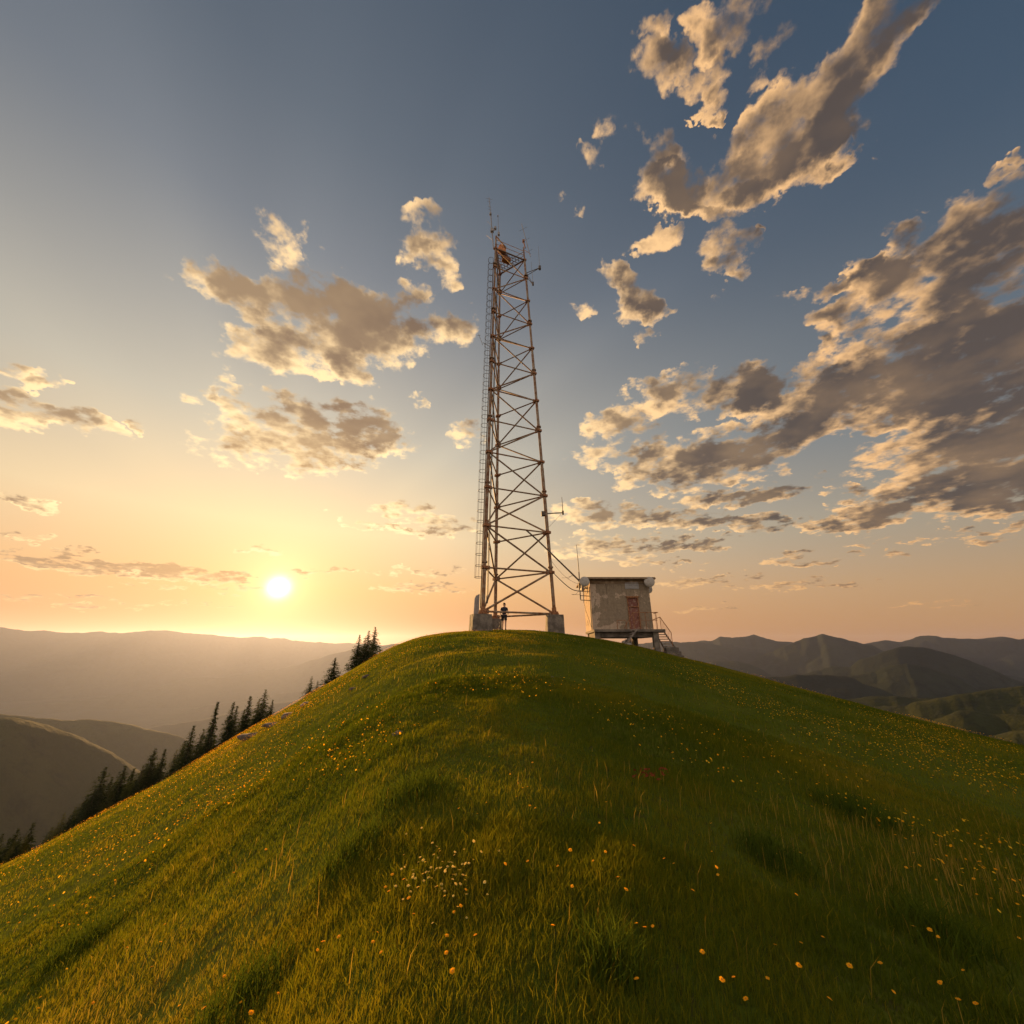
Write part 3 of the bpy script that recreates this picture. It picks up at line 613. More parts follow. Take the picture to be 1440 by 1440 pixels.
def build_trees():
    sp=[spruce_mesh(1,.30),spruce_mesh(2,.20),spruce_mesh(3,.11,True),spruce_mesh(4,.26),spruce_mesh(5,.26)]
    crowns=[]; mats=['needles','needles','needles','larch','needles']
    for (v,f,a),mm in zip(sp,mats):
        if mm=='larch': keep=np.random.default_rng(3).uniform(0,1,len(f))<.6; f=f[keep]
        me=mesh_np('crown',v,f,{'tint':a}); me.materials.append(M[mm]); crowns.append(me)
    tm=MB(); tm.tube([(0,0,-.06),(0,0,.4),(0,0,.985)],.020,7,.002); trunk=bpy.data.meshes.new('trunk'); tm.bm.to_mesh(trunk); tm.bm.free(); trunk.materials.append(M['bark'])
    R=random.Random(4); row=[t for t in TREES[7:]]; row=sorted(row,key=lambda t:t[0])
    vis=[t for t in row if t[0]>=-2]
    desc={0:'dark conical spruce',1:'slim dark spruce',2:'tall column shaped dark spruce',3:'thin crowned greenish conifer'}
    top={506:'spruce at the lower flank of the treetop trio near the hill crest',519:'middle spruce of the trio just below the hill crest',528:'tallest spruce of the trio nearest the hill crest',514:'thin leafy conifer tucked between the trio of spruces',472:'single squat spruce standing downhill from the trio of spruces',439:'sparse small conifer alone on the ridge below the squat spruce',447:'smaller sparse sapling touching the lone small conifer'}
    for (px,py,Y,kd,wf) in TREES:
        r=ray(px,py); P=r*((30.5+(Y-33)*.28+R.uniform(0,3.5))/math.hypot(r.x,r.y)); gz=hz(P.x,P.y); h=P.z-gz
        lab=top.get(px)
        if lab is None:
            if px<-2: lab='spruce at the lowest end of the hillside row, cut by the picture edge'
            else: lab='%s in the hillside row, %s up from its lowest end'%(desc[kd],ORD[vis.index((px,py,Y,kd,wf))])
        e=empty('spruce_tree',(P.x,P.y,gz),lab,'tree','spruces along the hillside',R.uniform(0,6.3)); s=h
        wv=wf*R.uniform(1.15,1.5); e.scale=(s*wv,s*wv,s)
        cr=crowns[kd if not(kd==0 and R.random()<.4) else 4]
        link(bpy.data.objects.new('trunk',trunk),e); link(bpy.data.objects.new('crown',cr),e)
# ------------------------------------------------------------------ tower
def build_tower():
    A0=onto(679,861,24.6); C0=onto(779.5,862,26.5); B0=onto(696.5,864,29.4)
    base=min(A0.z,C0.z)
    def at_z(px,py,z): r=ray(px,py); return r*(z/r.z)
    ZT=34.6
    A1=at_z(697,349.6,ZT); C1=at_z(737.7,366,ZT); B1=at_z(703,386,ZT)
    z0=(A0.z+C0.z)/2
    legs={'A':(A0,A1),'B':(Vector((B0.x,B0.y,z0)),B1),'C':(C0,C1)}
    def P(l,z): a,b=legs[l]; t=(z-a.z)/(b.z-a.z); return a+(b-a)*t
    lv=[z0]+[solve(lambda z:proj(P('C',z))[1]-py,z0-1,40) for py in (805,749,697.5,650,606,564,525.6,490,456,423.5,392)]+[ZT]
    T=empty('lattice_tower',((A0+B0+C0)/3).to_tuple(),'tall rusty three legged lattice radio tower on top of the hill','radio tower'); T.location.z=z0
    up=1.35
    for l in 'ABC':
        a,b=legs[l]; d=(b-a).normalized(); m=MB()
        m.tube([a-d*.12,a+(b-a)*.33],.125,12); m.tube([a+(b-a)*.33,a+(b-a)*.66],.108,12); m.tube([a+(b-a)*.66,b],.092,12)
        m.tube([b,b+d*up*(1.25 if l!='B' else .9)],.07,10)
        for z in lv[1:-1:2]: p=P(l,z+.35); m.tube([p-d*.05,p+d*.05],.19,12)
        g=m.build('leg',M['steel'],T)
        fm=MB(); fm.tube([a-d*.10,a-d*.02],.30,14); 
        for k in range(8): q=a+Vector((math.cos(k*PI/4)*.24,math.sin(k*PI/4)*.24,-.10)); fm.tube([q,q+Vector((0,0,.20))],.025,6)
        fm.tube([a,a+d*.35],.16,12); fm.build('base_flange',M['rust'],g)
    def brace(p,q,r,name):
        d=(q-p).normalized(); MB().tube([p+d*.12,q-d*.12],r,8).build(name,M['steel'],T)
    pairs=[('A','C'),('B','C'),('A','B')]
    for k,z in enumerate(lv):
        f=1-.35*k/12
        for (a,b) in pairs:
            if k==0 and (a,b)==('A','B'): continue
            brace(P(a,z),P(b,z),.062*f,'horizontal_brace')
        if k<12:
            z2=lv[k+1]
            for (a,b) in pairs:
                lo,hi=(a,b) if (k%2==0)==((a,b)!=('B','C')) else (b,a)
                brace(P(lo,z),P(hi,z2),.068*f,'diagonal_brace')
        for l in 'ABC':
            p=P(l,z); m=MB(); m.box(p,(.34*f+.06,.34*f+.06,.20),Matrix.Rotation(.5,3,'Z'),.03)
            for (o,) in [(x,) for x in 'ABC' if x!=l]:
                d=(P(o,z)-p).normalized(); m.box(p+d*.27*f,(.26*f,.035,.26*f),Matrix.Rotation(math.atan2(d.y,d.x),3,'Z'))
            m.build('joint_plate',M['rust'],T)
    # ladder in its cage, on the outer side of the near leg
    off=Vector((-.16,-.12,0)); zb=solve(lambda z:proj(P('A',z)+off)[1]-812,z0-1,20); ztp=solve(lambda z:proj(P('A',z)+off)[1]-366,10,40)
    m=MB(); w=Vector((0,.19,0)); side=Vector((0,.2,0))
    rl=[P('A',z0+.2)+off,P('A',ztp)+off]
    for s in (-1,1): m.tube([rl[0]+side*s,rl[1]+side*s],.022,6)
    n=int((rl[1]-rl[0]).length/.30)
    for i in range(n+1): p=rl[0].lerp(rl[1],i/n); m.tube([p-side,p+side],.013,5)
    for i in range(0,n,9): p=rl[0].lerp(rl[1],i/n); m.tube([p,p-off],.015,5)
    L=m.build('ladder',M['darksteel'],T)
    nh=39; c0=P('A',zb)+off; c1=P('A',ztp)+off
    for i in range(nh):
        c_=c0.lerp(c1,i/(nh-1)); pts=[c_+Vector((-.20-.25*math.cos(t),.30*math.sin(t),0)) for t in np.linspace(-PI*.80,PI*.80,17)]
        MB().tube(pts,.017,5).build('cage_hoop',M['darksteel'],L)
    m=MB()
    for t in (-1.6,-.8,0,.8,1.6):
        o=Vector((-.20-.25*math.cos(t),.30*math.sin(t),0)); m.tube([c0+o,c1+o],.009,4)
    m.build('cage_bar',M['darksteel'],L)
    # feeder cables strapped inside the near leg
    m=MB()
    for i,(dx,dy) in enumerate(((.22,.12),(.27,.17),(.20,.2))): m.tube([P('A',z0+.5)+Vector((dx,dy,0)),P('A',18)+Vector((dx,dy,0)),P('A',ZT-.6)+Vector((dx,dy,0))],.022,6)
    m.build('feeder_cable',M['rubber'],T)
    # platform
    A,B,Cc=(P(l,ZT+.02) for l in 'ABC'); cen=(A+B+Cc)/3; m=MB()
    for p,q in ((A,B),(B,Cc),(A,Cc)): m.tube([p,q],.07,6)
    for i in range(1,9):
        t=i/9; m.tube([A.lerp(B,t),Cc.lerp(B,t)],.024,4); m.tube([A.lerp(Cc,t),B.lerp(Cc,t)],.024,4)
    pl=m.build('platform',M['grate'],T)
    m=MB(); p=A.lerp(Cc,.45).lerp(B,.08); q=A.lerp(Cc,.16).lerp(B,.08); r_=A.lerp(B,.38).lerp(Cc,.15); s=A.lerp(Cc,.4).lerp(B,.36)
    dz=Vector((0,0,.06)); ring=[q,p,s,r_]
    vs=[m.bm.verts.new(x+dz) for x in ring]+[m.bm.verts.new(x+dz*1.8) for x in ring]
    m.bm.faces.new(vs[:4]); m.bm.faces.new(vs[4:])
    for i in range(4): m.bm.faces.new((vs[i],vs[(i+1)%4],vs[4+(i+1)%4],vs[4+i]))
    m.build('deck_plate',M['rust'],pl)
    for (p,q) in ((A,Cc),(B,Cc),(A,B)):
        m=MB()
        for hh in (.6,1.15): m.tube([p+Vector((0,0,hh)),q+Vector((0,0,hh))],.024,6)
        if (p-A).length<.1 and (q-Cc).length<.1: m.tube([p+Vector((0,0,1.6)),p.lerp(q,.35)+Vector((0,0,.65))],.06,6)
        m.build('railing',M['steel'],T)
    bx=A.lerp(Cc,.22).lerp(B,.12)+Vector((0,0,.50)); R=Matrix.Rotation(.5,3,'Z')
    eb=MB().box(bx,(.62,.5,.72),R,.02).build('equipment_box',M['orangebox'],T)
    MB().box(bx+R@Vector((0,-.262,.0)),(.5,.012,.6),R,.004).box(bx+R@Vector((.2,-.275,0)),(.03,.02,.1),R).build('door',M['orangebox'],eb)
    MB().box(A.lerp(Cc,.42).lerp(B,.2)+Vector((0,0,-.28)),(.75,.5,.36),R,.03).build('junction_box',M['rust'],T)
    # aerials
    def yagi(p,q,n,l,dirn,name='antenna',whip=None):
        m=MB(); m.tube([p,q],.028,6); d=dirn.normalized()
        for i in range(n): c_=p.lerp(q,(i+.5)/n); k=l*(1-.3*i/n); m.tube([c_-d*k,c_+d*k],.011,4)
        return m.build(name,M['antenna'],T)
    ya=A1.y; yc=C1.y
    mast0=onto(692.5,332,ya); mast1=onto(687.7,277.7,ya); m=MB(); m.tube([onto(694,350,ya),mast0,onto(690,300,ya)],.05,6); m.tube([onto(690,300,ya),mast1],.028,6)
    for yy,l in ((279,.35),(283,.22),(290,.18),(294,.2)): c_=onto(688+(yy-278)*.08,yy,ya); m.tube([c_-Vector((l,0,0)),c_+Vector((l*.8,.1,0))],.012,4)
    j=onto(689.8,301,ya); m.box(j,(.2,.2,.22),None,.03); j=onto(692,324,ya); m.box(j,(.3,.25,.4),None,.04); m.tube([j,onto(697,323,ya)],.05,6); m.box(onto(696.5,321,ya),(.22,.22,.3),None,.04)
    m.tube([onto(684,331,ya),onto(692,337,ya)],.014,4); m.tube([onto(685,311,ya),onto(690,316,ya)],.012,4)
    tag(m.build('mast_antenna',M['antenna'],T),'tall thin mast aerial at the very top')
    m=MB(); m.tube([onto(701.5,338,ya+.6),onto(700.2,303,ya+.6)],.022,6); m.box(onto(700.2,303.5,ya+.6),(.1,.1,.12)); m.box(onto(701.3,329,ya+.6),(.2,.2,.35),None,.03); m.build('whip_antenna',M['antenna'],T)
    tag(yagi(onto(733.5,314.6,yc),onto(746,361,yc),3,.45,Vector((.9,-.3,.25)),'yagi_antenna'),'tilted short boom aerial')
    m=MB(); m.tube([onto(736,338,yc),onto(738.6,349,yc)],.05,6); m.box(onto(736.2,339,yc),(.22,.22,.26),None,.04); m.tube([onto(738,352,yc),onto(746,357,yc)],.02,5); m.build('antenna_bracket',M['rust'],T)
    m=MB(); e1=onto(759,376.6,yc-.2); m.tube([onto(740,384,yc),e1],.035,6); m.tube([onto(740,388,yc),e1],.03,6); m.tube([onto(741,390,yc),onto(749.5,400,yc-.2)],.03,6); m.tube([onto(740.5,384,yc),onto(749.5,400,yc-.2)],.02,6); m.box(e1,(.22,.2,.4),None,.03); m.box(onto(749.5,399,yc-.2),(.16,.16,.36),None,.03)
    br=m.build('antenna_arm',M['darksteel'],T)
    for (x0,y0,x1,y1) in ((759,377,756.8,346),(749.5,399,747,368)): MB().tube([onto(x0,y0,yc-.2),onto(x1,y1,yc-.2)],.022,5,.012).build('whip_antenna',M['antenna'],br)
    m=MB(); p=P('A',solve(lambda z:proj(P('A',z))[1]-489,5,40)); m.tube([p,p+Vector((-.75,-.3,.25))],.025,5); q=p+Vector((-.75,-.3,.25)); m.tube([q+Vector((0,0,-.25)),q+Vector((-.35,0,.85))],.02,5); m.tube([q+Vector((-.2,0,.75)),q+Vector((-.5,.1,.8))],.012,4); m.build('small_antenna',M['antenna'],T)
    yk=P('C',solve(lambda z:proj(P('C',z))[1]-722,0,40)).y
    m=MB(); p0=onto(764,722.5,yk); p1=onto(791.5,721,yk); m.tube([p0,p1],.04,6); m.tube([onto(791.8,723,yk),onto(790,699,yk)],.03,6,.018); m.box(p0,(.3,.3,.34),None,.04); m.box(p1,(.14,.14,.3),None,.03); m.tube([onto(789,723,yk),onto(772,741,yk)],.010,4); m.build('side_antenna',M['darksteel'],T)
    to_local(T)
    for l in T.children:
        for g in l.children: g.matrix_parent_inverse=Matrix.Identity(4)
    # concrete footings, a thing each
    for l,sz,h,rz,lab in (('A',(1.22,1.1),.75,.35,'broad concrete footing under the nearest tower leg, beside the upright sheet'),('B',(1.0,1.0),.7,.2,'concrete footing mostly hidden behind the broad one'),('C',(1.12,1.05),.95,.08,'separate square concrete footing on the hut side of the tower')):
        a=legs[l][0]; m=MB(); gz=min(hz(a.x+dx,a.y+dy) for dx in(-.6,.6) for dy in(-.6,.6)); top=a.z-.125; hh=top-gz+.15
        b=bmesh.new(); bmesh.ops.create_cube(b,size=1.); bmesh.ops.subdivide_edges(b,edges=b.edges[:],cuts=7,use_grid_fill=True)
        for v in b.verts:
            tp=1.04-.08*(v.co.z+.5); n=mnoise.noise(v.co*3.1+Vector((a.x,0,0)))*.03; edge=sum(abs(q)>.49 for q in v.co)>=2
            k=.965 if edge else 1.
            v.co=Vector((v.co.x*sz[0]*tp*k+n,v.co.y*sz[1]*tp*k+n,v.co.z*hh*(.985 if edge else 1)))
        R=Matrix.Rotation(rz,3,'Z')
        for v in b.verts: v.co=R@v.co
        m._add(b); o=m.build('concrete_footing',M['concrete']); o.location=(a.x-(.12 if l=='A' else 0),a.y,top-hh/2); tag(o,lab,'footing','tower footings'); CLEAR.append((a.x,a.y,.6))
    # upright sheet behind the near footing
    p=onto(669,866,26.0); gz=hz(p.x,p.y); t=onto(669.5,835,26.0).z; m=MB(); w=.19
    prof=[(-w,gz-.2),(w,gz-.2),(w*.95,t),(-w*.3,t-.12),(-w*.75,t-.3)]
    f1=[m.bm.verts.new((p.x+x+.05*(z-gz)/3,p.y,z)) for x,z in prof]; f2=[m.bm.verts.new((p.x+x+.05*(z-gz)/3,p.y+.09,z)) for x,z in prof]
    m.bm.faces.new(f1); m.bm.faces.new(f2[::-1])
    for i in range(5): m.bm.faces.new((f1[i],f1[(i+1)%5],f2[(i+1)%5],f2[i]))
    m.box((p.x-.0,p.y-.03,(gz+t)/2-.1),(.03,.03,(t-gz)*.8)); tag(m.build('metal_post',M['panel']),'upright grey metal sheet with slanted top behind the broad footing','post')
    return legs,P,lv
# ------------------------------------------------------------------ hut
def build_hut(legs,P):
    phi=math.radians(3.5); RX=Vector((math.cos(phi),-math.sin(phi),0)); RY=Vector((math.sin(phi),math.cos(phi),0)); RZ=Vector((0,0,1))
    O=onto(833.5,886,25.4)                               # front lower corner of the walls on the tower side
    Wd=solve(lambda w:proj(O+RX*w)[0]-919.3,1,8); H=solve(lambda h:proj(O+RZ*h)[1]-816.,1,8); Dp=3.4
    print('hut',Wd,H,O)
    gmid=hz(*(O+RX*Wd*.5+RY*1.5).xy)
    T=empty('utility_hut',(O+RX*Wd*.5+RY*Dp*.5).to_tuple(),'small flaking grey equipment hut on concrete stilts with rusty door','hut',None,-phi)
    T.location.z=gmid
    Lc=T.matrix_basis.inverted()
    R3=Matrix((RX,RY,RZ)).transposed()
    def W(x,y,z): return O+RX*x+RY*y+RZ*z
    def fit(o):                                          # written in hut axes (x along the front, y inwards, z up)
        o.matrix_basis=Lc@(Matrix.Translation(O)@R3.to_4x4()); return o
    def part(m,name,mat,par=None):
        o=m.build(name,mat,par or T)
        if par is None: fit(o)
        return o
    # walls: one shell with the doorway and two vents cut through the front
    dx0,dx1,dz1=Wd*.612,Wd*.80,2.02; th=.22
    m=MB()
    m.box((dx0/2,th/2,H/2),(dx0,th,H)); m.box(((dx1+Wd)/2,th/2,H/2),(Wd-dx1,th,H)); m.box(((dx0+dx1)/2,th/2,(dz1+H)/2),(dx1-dx0,th,H-dz1))
    m.box((th/2,(Dp+th)/2,H/2),(th,Dp-th,H)); m.box((Wd-th/2,(Dp+th)/2,H/2),(th,Dp-th,H)); m.box((Wd/2,Dp-th/2,H/2),(Wd-2*th,th,H))
    wall=part(m,'wall',M['render'])
    # roof slab, thicker along the front, overhanging
    m=MB(); m.box((Wd/2-.06,Dp/2-.08,H+.05),(Wd+.92,Dp+.62,.10),Matrix.Rotation(.012,3,'Y'),.02); rf=part(m,'roof',M['roof'])
    m=MB(); m.box((Wd/2-.06,Dp/2-.08,H+.117),(Wd+.84,Dp+.54,.03),Matrix.Rotation(.012,3,'Y')); m.build('roofing_felt',M['darksteel'],rf)
    m=MB(); m.box((Wd/2,-.022,H-.13),(Wd*.99,.04,.22)); m.build('fascia',M['roof'],rf)
    # door: steel leaf with a barred upper light, frame round it
    fr=MB(); w=.06
    fr.box((dx0+w/2,.02,dz1/2),(w,.14,dz1)); fr.box((dx1-w/2,.02,dz1/2),(w,.14,dz1)); fr.box(((dx0+dx1)/2,.018,dz1-w/2),(dx1-dx0-2*w,.144,w)); fr.box(((dx0+dx1)/2,.0,1.42),(dx1-dx0-2*w,.10,.05))
    fr.box(((dx0+dx1)/2,-.03,dz1+.03),(dx1-dx0+.14,.12,.06))
    df=part(fr,'door_frame',M['rust'])
    d=MB(); d.box(((dx0+dx1)/2,.05,.70),(dx1-dx0-2*w-.006,.05,1.38)); lf=d.build('door',M['door'],df)
    d=MB(); d.box(((dx0+dx1)/2,.06,1.70),(dx1-dx0-2*w-.006,.03,.50))
    for k in range(4): x=dx0+w+(dx1-dx0-2*w)*(k+.5)/4; d.box((x,.03,1.70),(.035,.03,.5))
    d.build('barred_window',M['door'],df)
    MB().box((dx1-w-.09,.01,.75),(.03,.04,.16),None,.01).build('handle',M['darksteel'],df)
    # plate above the door
    m=MB(); x0,x1=Wd*.60,Wd*.83; m.box(((x0+x1)/2,-.012,H-.36),(x1-x0,.035,.46))
    vp=part(m,'wall_plate',simple('dull_zinc',[(.22,.19,.165),(.30,.27,.24)],3,.6,.2))
    m=MB()
    for k in range(3): m.box(((x0+x1)/2,-.04,H-.36+(k-1)*.17),(x1-x0-.02,.02,.03))
    m.box(((x0+x1)/2,-.04,H-.36),(.03,.022,.42)); m.build('plate_rib',M['panel'],vp)
    # floor slab with a walkway along the front, edge beam, stilts
    m=MB(); m.box((Wd/2+.16,Dp/2-.55,-.075),(Wd+.44,Dp+1.12,.15),None,.015); sl=part(m,'floor_slab',M['concrete'])
    m=MB(); m.box((Wd/2,-.62,-.30),(Wd-.1,.24,.30)); m.box((Wd/2,Dp-.4,-.30),(Wd-.1,.24,.30)); m.box((.2,Dp/2-.5,-.30),(.24,Dp-.7,.299)); m.box((Wd-.2,Dp/2-.5,-.30),(.24,Dp-.7,.299)); m.build('beam',M['concrete'],sl)
    for (x,y) in ((.16,-.70),(Wd-.17,-.80),(Wd-.55,Dp-.55),(.3,Dp-.5)):
        p=W(x,y,0); gz=min(hz(p.x,p.y),p.z-.5)-.4; h=O.z-.30-gz; part(MB().box((x,y,-.152-(h+.14)/2),(.34,.32,h+.14),None,.02),'stilt',M['concrete'])
    # railing of the walkway
    m=MB(); y=-1.02
    def post(x,h): m.tube([(x,y,-.05),(x,y,h)],.020,5)
    for x,h in ((Wd*.36,.52),(Wd*.50,.40),(Wd*.625,.98),(Wd*.82,.98),(Wd*.985,.98)): post(x,h)
    m.tube([(Wd*.36,y,.52),(Wd*.50,y,.52)],.020,5); m.tube([(Wd*.36,y,.52),(Wd*.36,y,0)],.02,5); m.tube([(Wd*.50,y,.40),(Wd*.50,y,.52)],.02,5)
    m.tube([(Wd*.46,y,.05),(Wd*.625,y,.98),(Wd*1.02,y,.98)],.024,6); m.tube([(Wd*.625,y,.52),(Wd*1.0,y,.52)],.014,5)
    for k in range(7): x=Wd*(.64+.055*k); m.tube([(x,y,.0),(x,y,.98)],.009,4)
    m.tube([(Wd*1.02,y,.98),(Wd*1.02,-.1,.98)],.02,5)
    part(m,'railing',M['rust'])
    # short front flight along the walkway
    g=lambda x,y:(hz(*W(x,y,0).xy)-O.z)
    m=MB(); a=Vector((Wd*.63,-1.30,-.02)); bx=Wd*.42; b=Vector((bx,-1.34,g(bx,-1.34)-.05))
    for yy in (-.28,.28): m.tube([a+Vector((0,yy,0)),b+Vector((0,yy,0))],.06,4)
    n=5
    for k in range(n): c_=a.lerp(b,(k+.5)/n); m.box((c_.x,c_.y,c_.z+.03),(.24,.52,.04))
    part(m,'front_steps',M['wood'])
    # stairs at the far end: open treads between stringers, on a stone foot
    sx=Wd+.44; y0,z0_=.35,-.06; y1=-1.0; zg=g(sx+.15,y1); n=7
    m=MB()
    for k in range(n): f=(k+.6)/n; m.box((sx+.10*f+.02,y0+(y1-y0)*f,z0_+(zg+.42-z0_)*f),(.52+.08*f,.26,.045))
    st_=part(m,'stairs',M['wood'])
    m=MB()
    for s in (-.28,.29): m.tube([(sx+s,y0+.1,z0_),(sx+s*1.15+.08,y1,zg+.36)],.04,4)
    m.build('stringer',M['darksteel'],st_)
    m=MB(); q=[(sx-.30,y0+.25,.62),(sx+.20,y0+.2,.82),(sx+.28,y1,zg+1.25)]
    m.tube(q,.024,6); m.tube([(sx+.20,y0+.2,.82),(sx+.20,y0+.2,-.1)],.018,5); m.tube([(sx+.28,y1,zg+1.25),(sx+.27,y1,zg+.3)],.02,5); m.tube([(sx-.30,y0+.25,.62),(sx-.30,y0+.25,-.1)],.018,5)
    for k in range(1,7): c_=Vector(q[1]).lerp(Vector(q[2]),k/7); m.tube([c_,(c_.x,c_.y,c_.z-.80)],.008,4)
    m.build('handrail',M['rust'],st_)
    m=MB()
    for k in range(3): m.box((sx+.10+.03*k,y1-.15-.05*k,zg+.32-.22*k),(.72+.10*k,.62+.1*k,.215),None,.03)
    m.build('stone_foot',M['concrete'],st_)
    # dishes: shallow bowl, feed cap, bracket
    def dish(x,y,z,r,az,name='satellite_dish',mat='dish',deep=.22):
        d=Vector((math.sin(az),-math.cos(az),.03)).normalized(); q=Matrix.Translation((x,y,z))@d.to_track_quat('Z','Y').to_matrix().to_4x4()
        m=MB(); m.lathe([(r*.25,-r*.62),(r*.55,-r*.5),(r*.97,-.04),(r*1.02,-.02),(r*1.02,.03),(r*.985,.045),(r*.6,.085),(r*.2,.10),(.01,.105)],28,q)
        o=part(m,name,M[mat]); o.data.polygons.foreach_set('use_smooth',[True]*len(o.data.polygons))
        p=Vector((x,y,z))-d*r*.6; m=MB(); m.tube([p,p-d*.25],.05,8); m.tube([p-d*.22+Vector((0,0,-.35)),p-d*.22+Vector((0,0,.35))],.03,6); m.build('dish_mount',M['darksteel'],o)
        return o
    dish(-.37,-.36,H-.14,.315,-.10); dish(-.42,.45,H-.42,.24,-1.15); dish(Wd-.02,-.34,H-.20,.325,-.12); dish(Wd+.16,.55,H-.52,.27,.55)
    # mast on a wall bracket
    m=MB(); mx,my=-.66,-.05
    zt=solve(lambda h:proj(W(mx,my,h))[1]-766.,0,9)
    m.tube([(mx,my,H-1.25),(mx,my,H+.55)],.035,7); m.tube([(mx,my,H+.55),(mx-.03,my,zt*.6+(H+.55)*.4)],.026,6); m.tube([(mx-.03,my,zt*.6+(H+.55)*.4),(mx-.06,my,zt)],.014,5)
    for zz in (H-1.0,H-1.28): m.tube([(mx,my,zz),(.0,my+.3,zz)],.025,5)
    m.tube([(mx+.22,my+.1,H-1.45),(mx+.22,my+.1,H-.72)],.022,5); m.tube([(mx,my,H-.72),(0,my+.3,H-.72)],.022,5); m.box((mx,my,H-.35),(.14,.14,.4),None,.03)
    part(m,'mast_antenna',M['darksteel'])
    m=MB(); m.tube([(-.05,-.03,H-.6),(-.055,-.03,.0)],.03,6); m.tube([(mx+.22,my+.1,H-1.45),(mx+.30,my,1.2),(mx+.5,my,.5),(-.03,my-.1,-.05)],.012,5); part(m,'conduit',M['rubber'])
    CLEAR.append(((W(Wd+.8,-1.1,0)).x,(W(Wd+.8,-1.1,0)).y,.7))
    for (x,y) in ((.16,-.70),(Wd-.17,-.80)): CLEAR.append((W(x,y,0).x,W(x,y,0).y,.25))
    # boom and cables between the tower and the hut
    pc=lambda py:P('C',solve(lambda z:proj(P('C',z))[1]-py,0,30))
    e=W(mx+.05,my,H-.10); s0=pc(772)+Vector((-.1,0,0)); lead=onto(740,745.5,s0.y-.2)
    MB().tube([lead,s0.lerp(lead,.45)+Vector((0,0,-.0)),e],.055,8).build('cable_boom',M['darksteel'])
    tag(bpy.data.objects['cable_boom'],'dark straight boom slanting from the tower down to the hut roof','boom')
    def sag(pts,name,r,lab):
        o=MB().tube(pts,r,5).build(name,M['rubber']); tag(o,lab,'cable','cables between tower and hut'); return o
    def curve(a,b,drop,n=18): return [a.lerp(b,i/n)-Vector((0,0,drop*4*(i/n)*(1-i/n))) for i in range(n+1)]
    yh=e.y
    q=[pc(801),onto(780,807.5,26.2),onto(794,821,25.9),onto(805,829,25.7),W(mx,my,H-.72)]
    cat=[]
    for i in range(len(q)-1):
        p0,p1,p2,p3=q[max(i-1,0)],q[i],q[i+1],q[min(i+2,len(q)-1)]
        for k in range(6):
            t_=k/6; cat.append(.5*((2*p1)+(p2-p0)*t_+(2*p0-5*p1+4*p2-p3)*t_*t_+(3*p1-p0-3*p2+p3)*t_**3))
    cat.append(q[-1]); sag(cat,'cable',.028,'thick dark cable sagging from the tower leg to the hut mast')
    sag(curve(pc(785),W(mx,my,H-.25),.35),'cable',.010,'thin upper wire running nearly straight under the boom')
    c_=onto(806,823,25.8); lp=[c_+Vector((.42*math.cos(t),.05*math.sin(2*t),.62*math.sin(t))) for t in np.linspace(-1.9,2.4,22)]
    sag([W(mx,my,H-.95)]+lp,'cable',.010,'thin wire hanging in a loose loop beside the hut mast')
    sag(curve(onto(790,812.5,26),onto(806,808,25.8),.08),'cable',.008,'short slack wire strung just below the boom end')
    # pale stones and a bush under the floor
    for (px,py,r,lab) in ((878.5,898.5,.24,'pale rounded stone under the hut floor by the front steps'),(884,899.5,.17,'smaller pale stone beside the rounded one under the hut')):
        p=onto(px,py,25.1); rock(p.x,p.y,r,'palerock',lab,z=hz(p.x,p.y)+r*.35)
    p=onto(887,900,25.6); n=420; V=[];Fc=[];Aa=[]; R=random.Random(9)
    for i in range(n):
        c_=Vector((R.gauss(0,.17),R.gauss(0,.14),abs(R.gauss(.16,.14)))); u=Vector((R.gauss(0,1),R.gauss(0,1),R.gauss(0,1))).normalized()*.04; w=u.orthogonal().normalized()*.018; b=len(V)
        V+=[tuple(c_-u),tuple(c_+w),tuple(c_+u),tuple(c_-w)]; Fc+=[(b,b+1,b+2),(b,b+2,b+3)]; Aa+=[R.random()]*4
    e_=empty('shrub',(p.x,p.y,hz(p.x,p.y)),'small dark shrub growing in the gap under the hut','shrub')
    me=mesh_np('foliage',np.array(V),np.array(Fc),{'tint':np.array(Aa)}); me.materials.append(M['leaf']); link(bpy.data.objects.new('foliage',me),e_)
    m=MB()
    for k in range(6): m.tube([(0,0,-.05),(R.gauss(0,.05),R.gauss(0,.05),.12),(R.gauss(0,.13),R.gauss(0,.1),.32)],.008,4,.003)
    m.build('stem',M['bark'],e_)
def rock(x,y,r,mat,lab,z=None,sc_=(1.,.8,.6),seed=0):
    b=bmesh.new(); bmesh.ops.create_icosphere(b,subdivisions=4,radius=r)
    for v in b.verts:
        n=mnoise.fractal(v.co/r*1.3+Vector((x*3,y*3,seed)),1.,2.,4); k=1+.22*n; q=v.co*k
        v.co=Vector((q.x*sc_[0],q.y*sc_[1],q.z*sc_[2]))
    me=bpy.data.meshes.new('rock'); b.to_mesh(me); b.free(); me.polygons.foreach_set('use_smooth',[True]*len(me.polygons)); me.materials.append(M[mat])
    o=link(bpy.data.objects.new('rock',me)); o.location=(x,y,hz(x,y) if z is None else z); o.rotation_euler.z=x*7
    CLEAR.append((x,y,r*.8)); return tag(o,lab,'rock')
